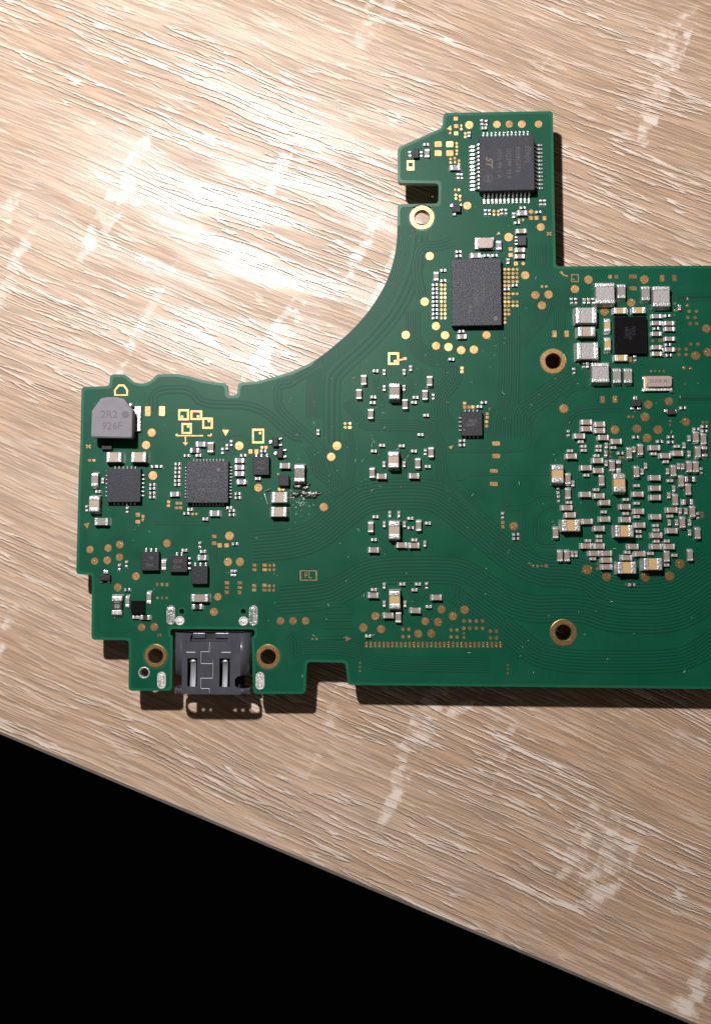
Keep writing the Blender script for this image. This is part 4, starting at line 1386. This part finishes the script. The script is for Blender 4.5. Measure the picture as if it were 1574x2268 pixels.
# spring fingers in the slots, bowed down at the rear end
for x0, x1, ya, yz in ((405, 492, 650, 1105), (965, 1048, 655, 1112)):
    a, b = K7(x0, ya), K7(x1, yz)
    bm = bmesh.new()
    prev = None
    N = 8
    for k in range(N + 1):
        t_ = k / N
        y = b[1] + (a[1] - b[1]) * t_
        z = ztl - 0.00004 - 0.00030 * math.sin(t_ * math.pi * 0.62) + (0.00016 if k == N else 0)
        row = [bm.verts.new((a[0], y, z - 0.00003)), bm.verts.new(((a[0] * 2 + b[0]) / 3, y, z)), bm.verts.new(((a[0] + b[0] * 2) / 3, y, z)), bm.verts.new((b[0], y, z - 0.00003))]
        if prev:
            for j in range(3):
                bm.faces.new((prev[j], prev[j + 1], row[j + 1], row[j]))
        prev = row
    bmesh.ops.recalc_face_normals(bm, faces=bm.faces)
    ob('spring_finger', bm_mesh(bm, 'spring_finger', True), 'steel_mid', port)
    bm = bmesh.new()
    bmesh.ops.create_icosphere(bm, subdivisions=2, radius=1.0)
    for vv in bm.verts:
        vv.co = Vector(((a[0] + b[0]) / 2 + vv.co.x * (b[0] - a[0]) * 0.48, a[1] - 0.00008 + vv.co.y * 0.00017, ztl - 0.00020 + vv.co.z * 0.00010))
    ob('spring_tip', bm_mesh(bm, 'spring_tip', True), 'steel_glint', port)
# interlocking seam down the middle, its edge glint painted as a pale strip
seam = [(745, 335), (738, 440), (738, 500), (592, 500), (592, 690), (600, 706), (800, 708), (800, 640), (800, 900), (790, 962), (590, 962), (586, 1090), (600, 1142), (740, 1142), (740, 1215)]
bm = bmesh.new()
for a, b in zip(seam, seam[1:]):
    a, b = Vector(K7(*a)), Vector(K7(*b))
    t_ = (b - a)
    if t_.length < 1e-7:
        continue
    t_.normalize()
    nrm = Vector((-t_.y, t_.x)) * 0.000042
    a, b = a - t_ * 0.00003, b + t_ * 0.00003
    q = [a - nrm, b - nrm, b + nrm, a + nrm]
    lo = [bm.verts.new((x.x, x.y, ztl - 0.00001)) for x in q]
    mid = [bm.verts.new((x.x, x.y, ztl + 0.000014)) for x in ((a + b) / 2 - (a + b) / 2 + a, b)]
    bm.faces.new((lo[0], lo[1], mid[1], mid[0]))
    bm.faces.new((lo[3], mid[0], mid[1], lo[2]))
ob('seam', bm_mesh(bm, 'seam'), 'steel_glint', port)
for x0, x1, y in ((340, 495, 508), (950, 1110, 510)):
    a, b = K7(x0, y + 8), K7(x1, y - 8)
    bm = bmesh.new()
    add_box(bm, a[0], b[0], a[1], b[1], ztl - 0.00001, ztl + 0.000018, 0.00001)
    ob('stamped_line', bm_mesh(bm, 'stamped_line'), 'steel_glint', port)

# ------------------------------------------------------------------ what carries the board: the card slot on its underside
a, b = at(1290, 650, 0), at(1540, 1340, 0)
bm = bmesh.new()
add_box(bm, a.x, b.x, b.y, a.y, 0.0, ZB - THICK - 0.00001, 0.0003, 2)
ob('underside_card_slot', bm_mesh(bm, 'underside_card_slot'), 'steel', board)
for uu, vv in ((1010, 1180), (560, 1110), (1090, 330)):
    p = at(uu, vv, 0)
    bm = bmesh.new()
    add_box(bm, -0.0022, 0.0022, -0.0018, 0.0018, 0.0, ZB - THICK - 0.00001, 0.0002, 2)
    ob('underside_connector', bm_mesh(bm, 'underside_connector'), 'plastic', board, (p.x, p.y, 0))

# ------------------------------------------------------------------ burn damage: flux, solder beads, a lifted wire
def lump(bm, c, r, flat, rough, seed):
    res = bmesh.ops.create_icosphere(bm, subdivisions=2, radius=1.0)
    for v in res['verts']:
        d = v.co.copy()
        k = 1 + rough * noise.noise(d * 1.7 + Vector((seed, seed * 2.1, 0)))
        v.co = Vector(c) + Vector((d.x * r[0] * k, d.y * r[1] * k, d.z * flat * k))


bm = bmesh.new()
for i, (x, y, rx, ry, f) in enumerate(((660, 1078, 12, 7, .00025), (676, 1082, 9, 6, .00022), (672, 1094, 12, 6, .00015), (690, 1100, 15, 6, .00012),
                                       (655, 1096, 9, 7, .00010), (700, 1092, 9, 4, .0001), (682, 1074, 6, 4, .0002))):
    p = at(x, y)
    lump(bm, (p.x, p.y, ZP), (rx * PX, ry * PX), f * 0.6, 0.45, i)
fx = ob('burnt_flux', bm_mesh(bm, 'burnt_flux', True), 'flux', board)
fx['label'] = 'dark burnt flux and torn pad below the scorched component'
bm = bmesh.new()
beads = [(663, 1076, 4), (680, 1079, 3), (672, 1090, 2.4), (686, 1093, 4), (694, 1095, 5), (700, 1094, 3), (668, 1098, 2), (650, 1102, 1.6)]
for _ in range(55):
    a = random.uniform(0, 6.283)
    d = abs(random.gauss(0, 1))
    beads.append((668 + math.cos(a) * d * 30, 1112 + math.sin(a) * d * 24, random.uniform(0.5, 1.2)))
for i, (x, y, r_) in enumerate(beads):
    p = at(x, y)
    lump(bm, (p.x, p.y, ZP), (r_ * PX * 1.3, r_ * PX), r_ * PX * 0.8, 0.7, i + 30)
sb = ob('solder_splatter', bm_mesh(bm, 'solder_splatter', True), 'solder_dull', board)
sb['kind'] = 'stuff'


def wire(pts, r_, name, mat, parent):
    cu = bpy.data.curves.new(name, 'CURVE')
    cu.dimensions = '3D'
    cu.bevel_depth = r_ * 1000
    cu.bevel_resolution = 1
    s = cu.splines.new('POLY')
    s.points.add(len(pts) - 1)
    for q, (uu, vv, z) in zip(s.points, pts):
        w = at(uu, vv, ZB + z)
        q.co = (w.x * 1000, w.y * 1000, w.z * 1000, 1)
    o = bpy.data.objects.new(name, cu)
    C.objects.link(o)
    me = bpy.data.meshes.new_from_object(o.evaluated_get(bpy.context.evaluated_depsgraph_get()))
    bpy.data.objects.remove(o)
    bpy.data.curves.remove(cu)
    me.transform(Matrix.Scale(0.001, 4))
    me.materials.clear()
    return ob(name, me, mat, parent)


wire([(599, 1082, .0003), (590, 1087, .0002), (585, 1089, .0001), (587, 1098, .0001), (590, 1108, .00012), (593, 1117, .00006)], 0.00005, 'solder_whisker', 'solder', board)
wire([(678, 1100, .0001), (688, 1096, .00025), (700, 1094, .0002), (712, 1093, .00008)], 0.00009, 'torn_trace', 'burnt', board)

# lint and dust on the board
bm = bmesh.new()
rnd = random.Random(3)
box_u = [(620, 1180, 850, 1500), (1180, 1560, 820, 1500), (210, 660, 880, 1380), (900, 1210, 430, 900), (640, 860, 800, 1100)]
for i in range(230):
    b_ = box_u[i % len(box_u)]
    p = at(rnd.uniform(b_[0], b_[1]), rnd.uniform(b_[2], b_[3]))
    l = rnd.choice((1.0, 1.0, 1.2, 1.6, 3.4)) * PX
    a = rnd.uniform(0, 3.14)
    w = 0.55 * PX
    d, n_ = Vector((math.cos(a), math.sin(a))), Vector((-math.sin(a), math.cos(a)))
    z = ZP + 0.00004
    q = [bm.verts.new((p.x + d.x * s * l + n_.x * t_ * w, p.y + d.y * s * l + n_.y * t_ * w, z + (0.00004 if s * t_ > 0 else 0))) for s, t_ in ((-1, -1), (1, -1), (1, 1), (-1, 1))]
    top = bm.verts.new((p.x, p.y, z + 0.00006))
    for k in range(4):
        bm.faces.new((q[k], q[(k + 1) % 4], top))
d_ = ob('dust', bm_mesh(bm, 'dust'), 'lint')
d_['kind'] = 'stuff'
d_['label'] = 'specks of pale dust and lint scattered on the board'
d_['category'] = 'dust'

for o in list(C.objects):
    if '_wh' in o.keys():
        del o['_wh']
